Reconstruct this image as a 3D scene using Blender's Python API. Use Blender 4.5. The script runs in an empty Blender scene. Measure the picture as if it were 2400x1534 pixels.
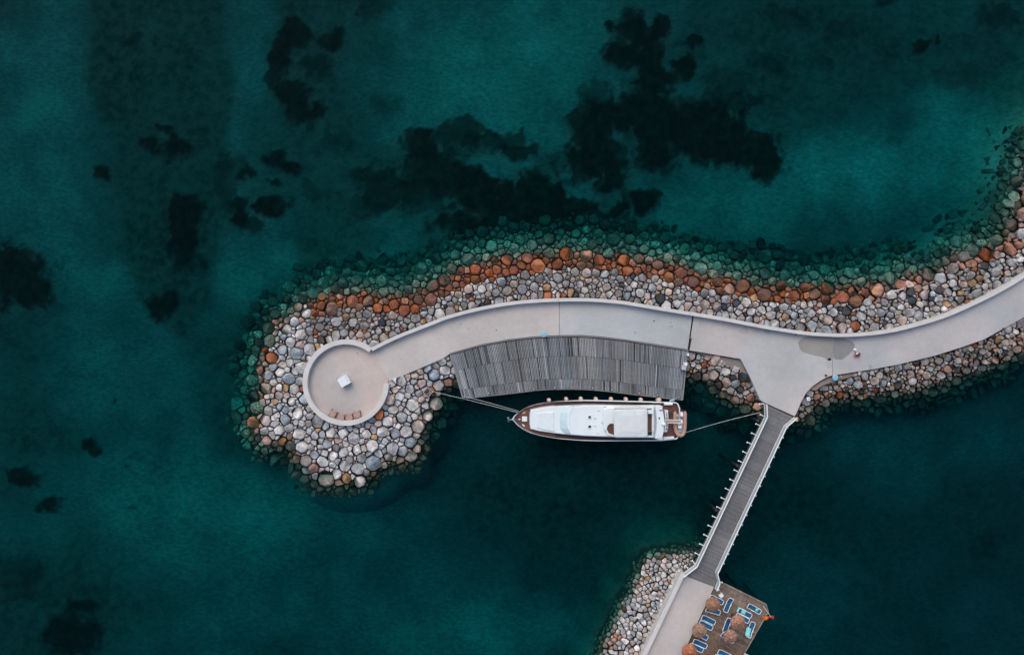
import bpy, math, random
import numpy as np
from mathutils import Vector, Matrix
R = math.radians
rng = random.Random(7); nrng = np.random.RandomState(7)

# ------------------------------------------------------------ camera, sky, sun, exposure
H = 90.0; S = 18.0                      # camera height (m), photograph pixels per metre at sea level
sc = bpy.context.scene; col = sc.collection
cam = bpy.data.objects.new('camera', bpy.data.cameras.new('camera')); col.objects.link(cam)
cam.location = (0, 0, H); cam.data.sensor_width = 36
cam.data.lens = 36 * H / (2400 / S); cam.data.clip_end = 3000; sc.camera = cam
world = bpy.data.worlds.new('World'); sc.world = world; world.use_nodes = True
wn = world.node_tree.nodes; sky = wn.new('ShaderNodeTexSky'); sky.sky_type = 'NISHITA'
sky.sun_disc = False; sky.sun_elevation = R(52); sky.sun_rotation = R(-20)
sky.dust_density = 4.0; sky.ozone_density = 1.0; sky.air_density = 1.0
bg = wn['Background']; bg.inputs['Strength'].default_value = 0.15
world.node_tree.links.new(sky.outputs[0], bg.inputs[0])
sl = bpy.data.lights.new('sun', 'SUN'); sl.energy = .9; sl.angle = R(45); sl.color = (1, .95, .88)
so = bpy.data.objects.new('sun', sl); col.objects.link(so)
so.rotation_euler = (R(-38), 0, R(20)); so.location = (0, 40, 120)
sc.view_settings.view_transform = 'Standard'; sc.view_settings.look = 'None'
sc.view_settings.exposure = 0.1; sc.view_settings.gamma = 1; sc.view_settings.use_curve_mapping = False
sc.cycles.use_denoising = True
sc.cycles.transparent_max_bounces = 12; sc.cycles.max_bounces = 5; sc.cycles.volume_bounces = 0

# ------------------------------------------------------------ helpers
def P(px, py, z=0.0):                   # a point of the photograph at height z -> world
    k = (H - z) / H / S
    return ((px - 1200) * k, (767 - py) * k, z)
def P2(px, py, z=0.0): return P(px, py, z)[:2]
def lin(c): return tuple(((v / 255 + .055) / 1.055) ** 2.4 if v > 10 else v / 255 / 12.92 for v in c)

def tag(o, label=None, cat=None, group=None, kind=None):
    for k, v in (('label', label), ('category', cat), ('group', group), ('kind', kind)):
        if v: o[k] = v
    return o
def empty(name, loc, rz=0, **kw):
    o = bpy.data.objects.new(name, None); col.objects.link(o); o.empty_display_size = .3
    o.location = loc; o.rotation_euler = (0, 0, rz); o['_'] = 1; del o['_']
    return tag(o, **kw)

class MB:
    def __init__(s): s.v = []; s.f = []; s.c = []
    def add(s, vs, fs, c=None):
        n = len(s.v); s.v += [tuple(v) for v in vs]; s.f += [tuple(i + n for i in f) for f in fs]
        if c is not None: s.c += [tuple(c)] * len(vs)
        elif s.c: s.c += [s.c[-1]] * len(vs)
        return s
    def box(s, c, size, rz=0, col=None, ry=0, rx=0):
        M = Matrix.Translation(c) @ Matrix.Rotation(rz, 4, 'Z') @ Matrix.Rotation(ry, 4, 'Y') @ Matrix.Rotation(rx, 4, 'X')
        x, y, z = (a / 2 for a in size)
        vs = [M @ Vector(p) for p in ((-x,-y,-z),(x,-y,-z),(x,y,-z),(-x,y,-z),(-x,-y,z),(x,-y,z),(x,y,z),(-x,y,z))]
        return s.add(vs, ((0,3,2,1),(4,5,6,7),(0,1,5,4),(1,2,6,5),(2,3,7,6),(3,0,4,7)), col)
    def prism(s, poly, z0, z1, taper=None, col=None, bevel=0):
        n = len(poly)
        if sum(poly[i][0]*poly[(i+1)%n][1]-poly[(i+1)%n][0]*poly[i][1] for i in range(n)) < 0: poly = poly[::-1]; taper = taper[::-1] if taper else None
        top = taper or poly
        vs = [(x, y, z0) for x, y in poly] + [(x, y, z1) for x, y in top]
        fs = [(i, (i+1)%n, n+(i+1)%n, n+i) for i in range(n)]
        if bevel:
            ins = inset(top, bevel)
            vs = vs[:n] + [(x, y, z1-bevel) for x, y in top] + [(x, y, z1) for x, y in ins]
            fs += [(n+i, n+(i+1)%n, 2*n+(i+1)%n, 2*n+i) for i in range(n)]
            fs += [tuple(range(2*n, 3*n)), tuple(range(n))[::-1]]
        else: fs += [tuple(range(n, 2*n)), tuple(range(n))[::-1]]
        return s.add(vs, fs, col)
    def tube(s, pts, r, n=8, col=None, cap=True):
        pts = [Vector(p) for p in pts]; m = len(pts); vs = []; fs = []
        rr = r if isinstance(r, (list, tuple)) else [r] * m
        for i, p in enumerate(pts):
            d = (pts[min(i+1, m-1)] - pts[max(i-1, 0)]).normalized()
            a = d.cross(Vector((0, 0, 1)));
            if a.length < .05: a = d.cross(Vector((1, 0, 0)))
            a.normalize(); b = a.cross(d)
            vs += [p + (a * math.cos(t) + b * math.sin(t)) * rr[i] for t in [2*math.pi*k/n for k in range(n)]]
        for i in range(m-1):
            for k in range(n): fs.append((i*n+k, i*n+(k+1)%n, (i+1)*n+(k+1)%n, (i+1)*n+k))
        if cap: fs += [tuple(range(n)), tuple(range((m-1)*n, m*n))[::-1]]
        return s.add(vs, fs, col)
    def lathe(s, prof, n=24, c=(0, 0, 0), col=None):
        vs = []; fs = []; m = len(prof)
        for r, z in prof: vs += [(c[0]+r*math.cos(2*math.pi*k/n), c[1]+r*math.sin(2*math.pi*k/n), c[2]+z) for k in range(n)]
        for i in range(m-1):
            for k in range(n): fs.append((i*n+k, i*n+(k+1)%n, (i+1)*n+(k+1)%n, (i+1)*n+k))
        fs += [tuple(range(n))[::-1], tuple(range((m-1)*n, m*n))]
        return s.add(vs, fs, col)
    def wall(s, A, B, z0, z1, col=None, closed=False):      # solid strip between two polylines
        n = len(A); vs = [(x, y, z0) for x, y in A] + [(x, y, z0) for x, y in B] + [(x, y, z1) for x, y in A] + [(x, y, z1) for x, y in B]
        fs = []
        for i in range(n if closed else n-1):
            j = (i+1) % n
            fs += [(i, j, n+j, n+i), (2*n+i, 3*n+i, 3*n+j, 2*n+j), (i, 2*n+i, 2*n+j, j), (n+i, n+j, 3*n+j, 3*n+i)]
        if not closed: fs += [(0, n, 3*n, 2*n), (n-1, 3*n-1, 4*n-1, 2*n-1)][:1] + [(n-1, 3*n-1, 4*n-1, 2*n-1)]
        return s.add(vs, fs, col)
    def build(s, name, mat, parent=None, smooth=False, loc=None, fix=True):
        me = bpy.data.meshes.new(name); me.from_pydata(s.v, [], s.f)
        if s.c:
            a = me.color_attributes.new('Col', 'FLOAT_COLOR', 'POINT')
            a.data.foreach_set('color', np.array([(c[0], c[1], c[2], 1) for c in s.c], 'f').ravel())
        if fix:
            import bmesh
            bm = bmesh.new(); bm.from_mesh(me); bmesh.ops.recalc_face_normals(bm, faces=bm.faces); bm.to_mesh(me); bm.free()
        if smooth:
            me.polygons.foreach_set('use_smooth', [True]*len(me.polygons))
        me.materials.append(mat); o = bpy.data.objects.new(name, me); col.objects.link(o)
        if parent: o.parent = parent
        if loc: o.location = loc
        return o
def rel(parent_loc, pts):               # world points -> local to an unrotated parent
    return [(p[0]-parent_loc[0], p[1]-parent_loc[1], (p[2] if len(p) > 2 else 0)-parent_loc[2]) for p in pts]
def inset(poly, d):
    n = len(poly); out = []
    ar = sum(poly[i][0]*poly[(i+1)%n][1]-poly[(i+1)%n][0]*poly[i][1] for i in range(n)); sg = 1 if ar > 0 else -1
    for i in range(n):
        a, b, c = Vector(poly[i-1]), Vector(poly[i]), Vector(poly[(i+1)%n])
        e1 = (b-a).normalized() if (b-a).length > 1e-6 else Vector((1, 0)); e2 = (c-b).normalized() if (c-b).length > 1e-6 else e1
        n1 = Vector((-e1.y, e1.x))*sg; n2 = Vector((-e2.y, e2.x))*sg; m = n1+n2
        m = m.normalized() if m.length > 1e-6 else n1; k = d/max(.35, m.dot(n1)); out.append((b.x+m.x*k, b.y+m.y*k))
    return out
def chain(pts, step):                   # catmull-rom through points, resampled
    out = []; n = len(pts)
    for i in range(n-1):
        p0, p1, p2, p3 = (np.array(pts[max(0, min(n-1, j))], float) for j in (i-1, i, i+1, i+2))
        m = max(1, int(np.linalg.norm(p2-p1)/step))
        for k in range(m):
            t = k/m; out.append(tuple(.5*((2*p1)+(-p0+p2)*t+(2*p0-5*p1+4*p2-p3)*t*t+(-p0+3*p1-3*p2+p3)*t**3)))
    out.append(tuple(pts[-1])); return out
def offset(line, d):                    # shift an open polyline sideways
    out = []
    for i, p in enumerate(line):
        a = np.array(line[max(0, i-1)]); b = np.array(line[min(len(line)-1, i+1)]); t = (b-a)/np.linalg.norm(b-a)
        out.append((p[0]-t[1]*d, p[1]+t[0]*d))
    return out
def copy_tree(o, parent=None):
    c = o.copy(); col.objects.link(c)
    if parent is not None: c.parent = parent
    for ch in list(o.children): copy_tree(ch, c)
    return c

# ------------------------------------------------------------ materials
def mat(name, color=(.5,.5,.5), rough=.6, metal=0, spec=.5, attr=False, noise=None, bump=None, build=None):
    m = bpy.data.materials.new(name); m.use_nodes = True; nt = m.node_tree; N = nt.nodes; L = nt.links
    b = N['Principled BSDF']; b.inputs['Base Color'].default_value = (*color[:3], 1)
    b.inputs['Roughness'].default_value = rough; b.inputs['Metallic'].default_value = metal
    b.inputs['Specular IOR Level'].default_value = spec
    geo = N.new('ShaderNodeNewGeometry'); src = None
    if attr:
        a = N.new('ShaderNodeAttribute'); a.attribute_name = 'Col'; src = a.outputs['Color']
    for k in (noise or []):             # (scale, detail, low, high, stretch)
        sca, det, lo, hi = k[:4]; mp = N.new('ShaderNodeMapping'); mp.inputs['Scale'].default_value = k[4] if len(k) > 4 else (1, 1, 1)
        L.new(geo.outputs['Position'], mp.inputs[0])
        t = N.new('ShaderNodeTexNoise'); t.inputs['Scale'].default_value = sca; t.inputs['Detail'].default_value = det
        L.new(mp.outputs[0], t.inputs['Vector'])
        r = N.new('ShaderNodeMapRange'); r.inputs[1].default_value = .3; r.inputs[2].default_value = .7
        r.inputs[3].default_value = lo; r.inputs[4].default_value = hi; L.new(t.outputs[0], r.inputs[0])
        x = N.new('ShaderNodeMix'); x.data_type = 'RGBA'; x.blend_type = 'MULTIPLY'; x.inputs[0].default_value = 1
        if src is None: x.inputs[6].default_value = (*color[:3], 1)
        else: L.new(src, x.inputs[6])
        L.new(r.outputs[0], x.inputs[7]); src = x.outputs[2]
    if build: src = build(nt, N, L, b, geo, src) or src
    if src is not None: L.new(src, b.inputs['Base Color'])
    if bump:
        t = N.new('ShaderNodeTexNoise'); t.inputs['Scale'].default_value = bump[0]; t.inputs['Detail'].default_value = 6
        L.new(geo.outputs['Position'], t.inputs['Vector'])
        bp = N.new('ShaderNodeBump'); bp.inputs['Strength'].default_value = bump[1]; bp.inputs['Distance'].default_value = bump[2]
        L.new(t.outputs[0], bp.inputs['Height']); L.new(bp.outputs[0], b.inputs['Normal'])
    return m
def mixc(N, L, fac, a, b, mode='MIX'):
    x = N.new('ShaderNodeMix'); x.data_type = 'RGBA'; x.blend_type = mode
    for s, i in ((fac, 0), (a, 6), (b, 7)):
        if hasattr(s, 'links'): L.new(s, x.inputs[i])
        else: x.inputs[i].default_value = s if i == 0 else (*s[:3], 1)
    return x.outputs[2]
def ramp(N, L, src, lo, hi, a=0., b=1.):
    r = N.new('ShaderNodeMapRange'); r.interpolation_type = 'SMOOTHSTEP'
    for i, v in enumerate((lo, hi, a, b)): r.inputs[i+1].default_value = v
    L.new(src, r.inputs[0]); return r.outputs[0]
def stone_nodes(nt, N, L, b, geo, src):
    sep = N.new('ShaderNodeSeparateXYZ'); L.new(geo.outputs['Position'], sep.inputs[0])
    t = N.new('ShaderNodeTexNoise'); t.inputs['Scale'].default_value = 5.5; t.inputs['Detail'].default_value = 5
    t.inputs['Roughness'].default_value = .7; L.new(geo.outputs['Position'], t.inputs['Vector'])
    under = ramp(N, L, sep.outputs[2], -.15, -.6)
    # algae and barnacle crust on the drowned stones: light and dark speckle
    crust = mixc(N, L, ramp(N, L, t.outputs[0], .42, .6), (.06, .07, .045), (.74, .76, .60))
    ca = N.new('ShaderNodeAttribute'); ca.attribute_name = 'Crust'
    m = N.new('ShaderNodeMath'); m.operation = 'MULTIPLY'; L.new(under, m.inputs[0]); L.new(ca.outputs['Fac'], m.inputs[1])
    c = mixc(N, L, m.outputs[0], src, crust)
    w = N.new('ShaderNodeTexNoise'); w.inputs['Scale'].default_value = .8; L.new(geo.outputs['Position'], w.inputs['Vector'])
    z2 = N.new('ShaderNodeMath'); z2.operation = 'MULTIPLY_ADD'; L.new(w.outputs[0], z2.inputs[0]); z2.inputs[1].default_value = .5; L.new(sep.outputs[2], z2.inputs[2])
    wet = ramp(N, L, z2.outputs[0], .5, .15)          # soaked foot of the stones
    c2 = mixc(N, L, wet, c, (.62, .60, .56), 'MULTIPLY')
    rr = ramp(N, L, wet, 0, 1, .85, .45); L.new(rr, b.inputs['Roughness'])
    return c2
M = {}
M['stone'] = mat('stone', rough=.85, attr=True, spec=.3, noise=[(1.6, 5, .62, 1.30), (7, 4, .74, 1.2)], bump=(5, .8, .10), build=stone_nodes)
def conc_nodes(nt, N, L, b, geo, src):
    t = N.new('ShaderNodeTexNoise'); t.inputs['Scale'].default_value = .09; t.inputs['Detail'].default_value = 3; L.new(geo.outputs['Position'], t.inputs['Vector'])
    return mixc(N, L, ramp(N, L, t.outputs[0], .4, .62), mixc(N, L, 1., src, (1.05, 1, .965), 'MULTIPLY'), mixc(N, L, 1., src, (.95, .985, .985), 'MULTIPLY'))
M['concrete'] = mat('concrete', rough=.9, attr=True, spec=.2, noise=[(.22, 6, .87, 1.06), (1.7, 5, .95, 1.03), (9, 4, .95, 1.04)], bump=(20, .2, .01), build=conc_nodes)
M['wall'] = mat('parapet_concrete', (.56, .55, .53), rough=.9, spec=.2, noise=[(.8, 4, .93, 1.05), (12, 3, .95, 1.04)])
M['wood'] = mat('grey_wood', rough=.85, attr=True, spec=.2, noise=[(3, 4, .8, 1.15, (6, 1, 1)), (.5, 2, .9, 1.08)])
M['brownwood'] = mat('brown_wood', rough=.8, attr=True, spec=.25, noise=[(.45, 5, .62, 1.3), (2.6, 5, .7, 1.25), (9, 3, .85, 1.1)])
M['white'] = mat('white_paint', (.77, .80, .81), rough=.35, noise=[(2.5, 3, .95, 1.02)])
M['gel'] = mat('white_gelcoat', (.715, .785, .795), rough=.22, noise=[(.6, 3, .95, 1.03)])
M['cover'] = mat('canvas_cover', (.61, .655, .66), rough=.8, noise=[(1.5, 4, .95, 1.03)], bump=(3, .3, .03))
M['screen'] = mat('screen_cover', (.50, .67, .71), rough=.5, noise=[(1.2, 4, .93, 1.04)])
def teak_nodes(nt, N, L, b, geo, src):
    w = N.new('ShaderNodeTexWave'); w.bands_direction = 'Y'; w.inputs['Scale'].default_value = 2.6; w.inputs['Distortion'].default_value = .1
    L.new(geo.outputs['Position'], w.inputs['Vector']); return mixc(N, L, 1., src, mixc(N, L, ramp(N, L, w.outputs['Fac'], .05, .3), (.55, .5, .5), (1, 1, 1)), 'MULTIPLY')
M['teak'] = mat('teak_deck', (.135, .052, .038), rough=.55, noise=[(1.2, 4, .8, 1.25), (9, 3, .85, 1.15)], build=teak_nodes)
M['infill'] = mat('grey_infill_mesh', (.42, .48, .50), rough=.6)
M['pad'] = mat('sun_pad_cover', (.66, .74, .755), rough=.8, noise=[(1.5, 4, .95, 1.03)])
M['black'] = mat('black_plastic', (.012, .014, .016), rough=.4)
M['glass'] = mat('dark_window_glass', (.01, .02, .025), rough=.08)
M['steel'] = mat('stainless_steel', (.55, .57, .58), rough=.28, metal=1)
M['pink'] = mat('pale_pink_rubber', (.62, .44, .38), rough=.55, noise=[(3, 3, .9, 1.08)])
M['tan'] = mat('tan_rubber_tube', (.42, .255, .19), rough=.6, noise=[(2.5, 3, .88, 1.1)])
M['greyfloor'] = mat('grey_grp', (.33, .38, .40), rough=.5)
M['rope'] = mat('rope', (.62, .66, .62), rough=.9)
M['thatch'] = mat('thatch', rough=.95, attr=True, spec=.1, noise=[(4, 5, .65, 1.3), (18, 3, .8, 1.2)])
M['blue'] = mat('blue_mesh_fabric', (.004, .085, .19), rough=.7, noise=[(8, 3, .85, 1.15)])
M['cyan'] = mat('cyan_towel', (.22, .66, .68), rough=.95, noise=[(6, 3, .9, 1.08)], bump=(14, .5, .02))
M['paleblue'] = mat('pale_blue_enamel', (.21, .44, .56), rough=.4)
M['darkmetal'] = mat('dark_metal', (.04, .045, .05), rough=.5, metal=.3)
M['rust'] = mat('rusty_iron', (.10, .055, .035), rough=.9, noise=[(5, 4, .6, 1.4)])
M['rosewood'] = mat('pinkish_wood', (.40, .27, .235), rough=.8, noise=[(7, 4, .85, 1.12)])
M['darkwood'] = mat('dark_red_wood', (.13, .05, .045), rough=.8)
M['white_cloth'] = mat('white_cloth', (.78, .78, .78), rough=.9)
M['red_cloth'] = mat('red_cloth', (.42, .05, .07), rough=.9, noise=[(9, 2, .85, 1.1)])
M['skin'] = mat('skin', (.42, .24, .17), rough=.6)
M['hair'] = mat('hair', (.012, .010, .010), rough=.6)
M['orange'] = mat('orange_cloth', (.80, .20, .015), rough=.8)
M['flagred'] = mat('red_cloth_flag', (.62, .035, .012), rough=.8)
M['drift'] = mat('bleached_driftwood', (.62, .62, .58), rough=.9)
M['bark'] = mat('pole_wood', (.15, .09, .06), rough=.85)
M['lilac'] = mat('lilac_plastic', (.48, .43, .52), rough=.5)
M['wicker'] = mat('wicker', (.45, .25, .10), rough=.8, noise=[(20, 2, .7, 1.2)])
M['bikepink'] = mat('pink_paint', (.60, .22, .28), rough=.4)

# ------------------------------------------------------------ outlines read off the photograph (pixels)
WALL_N = [(869,815),(894,802),(935,783),(977,766.5),(1019,750),(1042,741),(1083,729),(1125,719),(1167,711),(1209,705),(1271,700),(1334,698),(1396,699),(1459,704.5),(1500,711),(1590,726),(1632,732.5),(1694,743),(1757,755),(1799,763),(1840,769.5),(1882,775.5),(1924,779.5),(1976,781),(2028,778.5),(2090,770.5),(2150,756),(2213,736.5),(2275,710),(2338,679),(2400,642),(2470,594),(2560,528),(2700,415)]
SOUTH = [(910,894),(977,866),(1040,839),(1056,827),(1127,807),(1190,795),(1247,788.5),(1315,785),(1365,785),(1415,789),(1465,795),(1540,806.5),(1607,817.5),(1612,820),(1736,841),(1757,881),(1782,937),(1795,944.5),(1863,975),(1869.5,962),(1878,941),(1890,920),(1903,906),(1924,891),(1945,881),(1986,874),(2049,864.5),(2109,853),(2192,833),(2255,813),(2307,795),(2346,773),(2400,743.5),(2480,690),(2570,620),(2700,510)]
RC, RR = (810, 896), 99.5
WATER = [(2700,60),(2560,180),(2475,290),(2428,385),(2402,450),(2384,515),(2359,566),(2328,580),(2296,592),(2242,606),(2192,643),(2119,650),(2088,668),(2025,672),(1983,679),(1900,679),(1850,678),(1800,675),(1750,664),(1700,657),(1650,649),(1600,632),(1550,620),(1500,611),(1450,606),(1400,602),(1350,600),(1300,599),(1250,603),(1200,611),(1150,619),(1100,629),(1070,645),(1040,660),(1000,674),(980,690),(946,698),(894,699),(848,690),(821,693),(789,693),(740,708),(706,716),(685,741),(648,762),(640,791),(629,804),(618,833),(616,893),(614,924),(610,966),(595,1000),(622,1040),(685,1037),(689,1066),(714,1087),(723,1104),(752,1120),(800,1129),(852,1118),(879,1097),(915,1076),(952,1074),(977,1047),(987,997),(1000,966),(1017,955),(1017,930),(1033,912),(1062,893),(1075,885),(1200,852),(1400,842),(1560,856),(1607,876),(1648,880),(1673,895),(1690,918),(1715,933),(1732,945),(1761,953),(1782,964),(1820,984),(1867,980),(1894,976),(1903,958),(1920,943),(1957,932),(2007,925),(2066,920),(2150,912),(2220,892),(2260,873),(2317,857),(2359,837),(2400,815),(2480,760),(2580,690),(2700,600)]
JETTY_L = [(1597,1342),(1551,1438),(1505,1534),(1440,1670)]
ISLAND = [(1330,1700),(1417,1534),(1421,1508),(1438,1480),(1461,1432),(1465,1416),(1490,1393),(1490,1370),(1505,1347),(1507,1332),(1523,1309),(1553,1305),(1572,1303),(1595,1302),(1622,1298),(1634,1318),(1650,1345),(1670,1380),(1640,1450),(1600,1540),(1520,1700)]
DOCK_TOP = [(1056,827),(1127,807),(1190,795),(1247,788.5),(1315,785.3),(1365,785.3),(1415,789),(1465,794.5),(1540,806.5),(1610,817.5)]
DOCK_BOT = [(1087,934),(1146,928),(1210,921),(1270,914),(1330,912.5),(1370,913),(1420,917),(1470,923),(1530,930),(1598,937.5)]

def sdf(poly, X, Y):                    # signed distance in px, + inside
    X = np.asarray(X, float); Y = np.asarray(Y, float); d = np.full(X.shape, 1e9); ins = np.zeros(X.shape, bool); n = len(poly)
    for i in range(n):
        x0, y0 = poly[i]; x1, y1 = poly[(i+1) % n]; dx, dy = x1-x0, y1-y0
        t = np.clip(((X-x0)*dx+(Y-y0)*dy)/(dx*dx+dy*dy+1e-9), 0, 1); d = np.minimum(d, (X-x0-t*dx)**2+(Y-y0-t*dy)**2)
        if y0 != y1: ins ^= ((y0 > Y) != (y1 > Y)) & (X < (x1-x0)*(Y-y0)/(y1-y0)+x0)
    d = np.sqrt(d); return np.where(ins, d, -d)
def vnoise(X, Y, scale, seed, octaves=4):
    out = 0; amp = 1; tot = 0
    for o in range(octaves):
        g = np.random.RandomState(seed+o).rand(256, 256); u = X/scale*2**o; v = Y/scale*2**o
        i = np.floor(u).astype(int); j = np.floor(v).astype(int); fu = u-i; fv = v-j; fu = fu*fu*(3-2*fu); fv = fv*fv*(3-2*fv)
        a = g[j & 255, i & 255]; b = g[j & 255, (i+1) & 255]; c = g[(j+1) & 255, i & 255]; d = g[(j+1) & 255, (i+1) & 255]
        out = out + amp*((a*(1-fu)+b*fu)*(1-fv)+(c*(1-fu)+d*fu)*fv); tot += amp; amp *= .5
    return out/tot
def south_side(X, Y):                   # 1 in the sheltered water south of the breakwater
    return 1/(1+np.exp(-((Y-905)+np.clip((1020-X), 0, None)*1.6-np.clip(X-1900, 0, None)*-.35)/18.))*(1/(1+np.exp(-(X-960)/40.)))
def mound(X, Y):                        # height of the rubble surface (m) at a pixel
    s1 = sdf(WATER, X, Y)/S; s2 = sdf(ISLAND, X, Y)/S; s = np.maximum(s1, s2)
    south = np.where((Y > 905) & (X > 1000), 1., 0.)+np.where((X > 1590) & (Y > 850), 1., 0.); south = np.clip(south, 0, 1)
    k = .62-.3*np.clip((X-2150)/150, 0, 1)*(Y < 640)+.5*south+.12*(s2 > s1)+.2*((X < 700) & (s2 < s1))
    wob = (vnoise(X, Y, 90, 11, 3)-.5)*.5
    z = np.where(s > 0, 1.55*(1-np.exp(-s*.38)), s*k*(1+.11*np.abs(np.clip(s, -6, 0)))+wob*np.clip(-s, 0, 2))
    return z, s

# ------------------------------------------------------------ sea bed (one sheet, also the core of the rubble mounds)
def axis(lo, hi, step, far):
    c = list(np.arange(lo, hi+step, step)); d = step; a = hi; R_ = []; L_ = []
    while a < far: d *= 1.35; a += d; R_.append(a)
    a = lo; d = step
    while a > -far: d *= 1.35; a -= d; L_.append(a)
    return np.array(L_[::-1]+c+R_)
gx = axis(-76, 76, .27, 700); gy = axis(-52, 52, .27, 700); GX, GY = np.meshgrid(gx, gy)
# pixel at which a bed point 5 m down is seen
kk = S*H/(H+5.0); QX = 1200+GX*kk; QY = 767-GY*kk
WX = QX+(vnoise(QX, QY, 46, 3)-.5)*52+(vnoise(QX, QY, 12, 31, 3)-.5)*16
WY = QY+(vnoise(QX, QY, 46, 5)-.5)*52+(vnoise(QX, QY, 12, 37, 3)-.5)*16
G = [(30,650,98,52),(70,690,52,30),(0,620,70,34),(-40,640,80,70),(375,712,38,32),(245,413,18,17),(425,495,38,36),(437,575,42,56),(415,343,32,24),(348,342,22,13),(385,300,17,9),
 (215,1045,26,18),(60,1120,34,17),(117,1180,29,16),(295,1096,8,5),(310,1190,7,5),(165,1485,62,42),(190,1420,36,18),(278,932,6,6),(40,1350,50,50,.6),
 (685,80,38,30),(775,88,25,28),(662,130,24,36),(688,215,44,28),(700,268,32,28),(738,262,18,15),(640,180,20,25,.8),(745,150,30,25,.7),
 (650,372,24,22),(688,396,24,20),(580,408,15,13),(560,498,24,36),(632,480,30,24),(640,426,11,10),(525,425,18,55,.65),(548,395,25,30,.5),(600,525,24,16,.8),
 (300,95,20,13,.7),(720,440,20,20,.5),(790,330,35,20,.45),
 (850,405,28,16,.8),(905,440,62,36,.8),(870,480,40,18,.6),(985,345,48,34,.9),(1020,385,62,46,.95),(1075,315,70,30,.85),(1165,338,62,26,.85),(1215,362,42,20,.9),(985,310,32,14,.9),
 (1110,425,66,34),(1160,470,96,46),(1270,455,58,42),(1280,500,120,34),(1370,480,46,28),(1090,530,66,26,.9),(1210,530,190,26,.9),(990,445,50,22,.8),(1000,480,40,14,.5),
 (1485,57,42,28),(1468,120,46,36),(1522,130,48,44),(1547,62,20,30),(1437,62,10,15),(1530,182,44,34),(1532,214,38,24),(1622,107,28,18),(1606,165,25,22),
 (1430,270,60,48,.9),(1500,262,88,48),(1380,315,44,46,.9),(1400,372,72,48),(1440,420,38,28),(1600,300,96,56),(1680,320,88,58),(1750,345,76,46),(1795,380,44,34),(1540,366,42,32),(1300,380,60,22,.5),(1395,225,36,24,.6),
 (1505,470,40,30),(1450,495,20,12),(1400,520,90,20,.8),(1650,250,110,30,.75),(1700,205,60,40,.5),
 (2160,105,22,14),(2196,94,10,9),(2080,5,20,10,.8),(2340,30,48,30,.7),(2110,290,30,30,.35),(2250,180,60,26,.4),(2110,340,14,8,.4),
 (880,15,40,22,.6),(905,240,30,14,.4),(770,590,26,9,.35),(700,560,40,12,.3),(1850,40,60,26,.5),(1975,65,40,16,.5),(1930,150,30,16,.45),(1800,150,50,22,.5),
 (960,980,20,10,.3),(430,1215,16,6,.25),(330,1080,26,9,.3),(130,1010,26,9,.3),(150,870,40,10,.25)]
MEDP = [([(212,-60),(216,60),(205,130),(198,190),(215,250),(262,300),(270,420),(285,560),(300,640),(330,720),(430,800),(500,700),(515,600),(525,480),(520,380),(540,330),(545,200),(530,80),(525,-60)],.70,8),
 ([(212,-60),(216,60),(205,130),(198,190),(215,250),(262,300),(330,290),(340,180),(330,60),(330,-60)],.45,14),([(280,360),(280,560),(310,700),(390,700),(400,560),(380,400)],.22,22),
 ([(642,-60),(645,80),(632,160),(610,220),(590,270),(560,300),(548,400),(570,470),(660,505),(700,640),(770,640),(900,575),(960,530),(1050,440),(930,360),(880,330),(925,250),(938,150),(920,50),(885,-20),(880,-60)],.50,12),
 ([(640,-60),(648,70),(640,170),(660,290),(740,290),(760,150),(700,-60)],.35,20),
 ([(1570,-60),(1600,40),(1590,130),(1640,200),(1720,235),(1745,300),(1810,370),(1870,345),(1960,305),(2030,270),(2080,230),(2180,185),(2300,235),(2335,330),(2290,440),(2230,520),(2420,520),(2460,-60)],.50,22),
 ([(1780,60),(1800,150),(1900,200),(2050,190),(2250,170),(2400,240),(2440,60),(2150,80),(1950,50)],.28,45),
 ([(1040,560),(1500,570),(1750,600),(2000,640),(2200,600),(2280,520),(2310,460),(2420,330),(2420,700),(1000,700)],.35,26),
 ([(1180,620),(1040,600),(900,620),(760,650),(640,700),(560,760),(500,830),(455,900),(460,960),(500,1000),(570,1060),(640,1080),(700,900),(900,800)],.45,24)]
MED = [(60,1440,170,130,.55),(200,1380,140,100,.45),(50,940,60,120,.5),(150,1030,70,50,.45),(50,1150,90,80,.35),(560,1060,60,60,.3),(350,1420,60,90,.3),(460,1260,60,40,.2),
 (1400,1120,330,110,.6),(1180,1220,190,90,.5),(1350,1330,170,110,.5),(1750,1180,190,130,.5),(1950,1200,170,90,.35),(2250,1250,180,120,.35),(2080,1430,160,90,.35),(740,1420,120,50,.25),(1500,200,160,190,.3),(1300,560,300,60,.4)]
LIGHT = [(1130,1500,240,70,.7),(580,120,50,260,.35),(2290,20,90,30,.4),(2180,60,70,25,.3),(1180,150,230,190,.8),(1300,60,150,120,.4),(1220,260,90,80,.35),(2000,400,210,75,.9),(2220,275,110,75,.9),(1720,480,170,60,.55),(1650,530,150,40,.4),(90,180,90,220,.5),(60,480,120,60,.35),(640,660,160,60,.45),(920,520,90,60,.45),(850,620,120,40,.4),
 (540,1180,260,90,.6),(760,1240,230,90,.45),(330,1300,160,70,.35),(300,900,150,90,.35),(1900,1020,160,60,.3),(2250,1070,160,50,.3),(250,640,110,60,.4),(1990,1400,130,80,.2),(2160,1150,120,40,.25),(700,1420,200,60,.3)]
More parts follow.
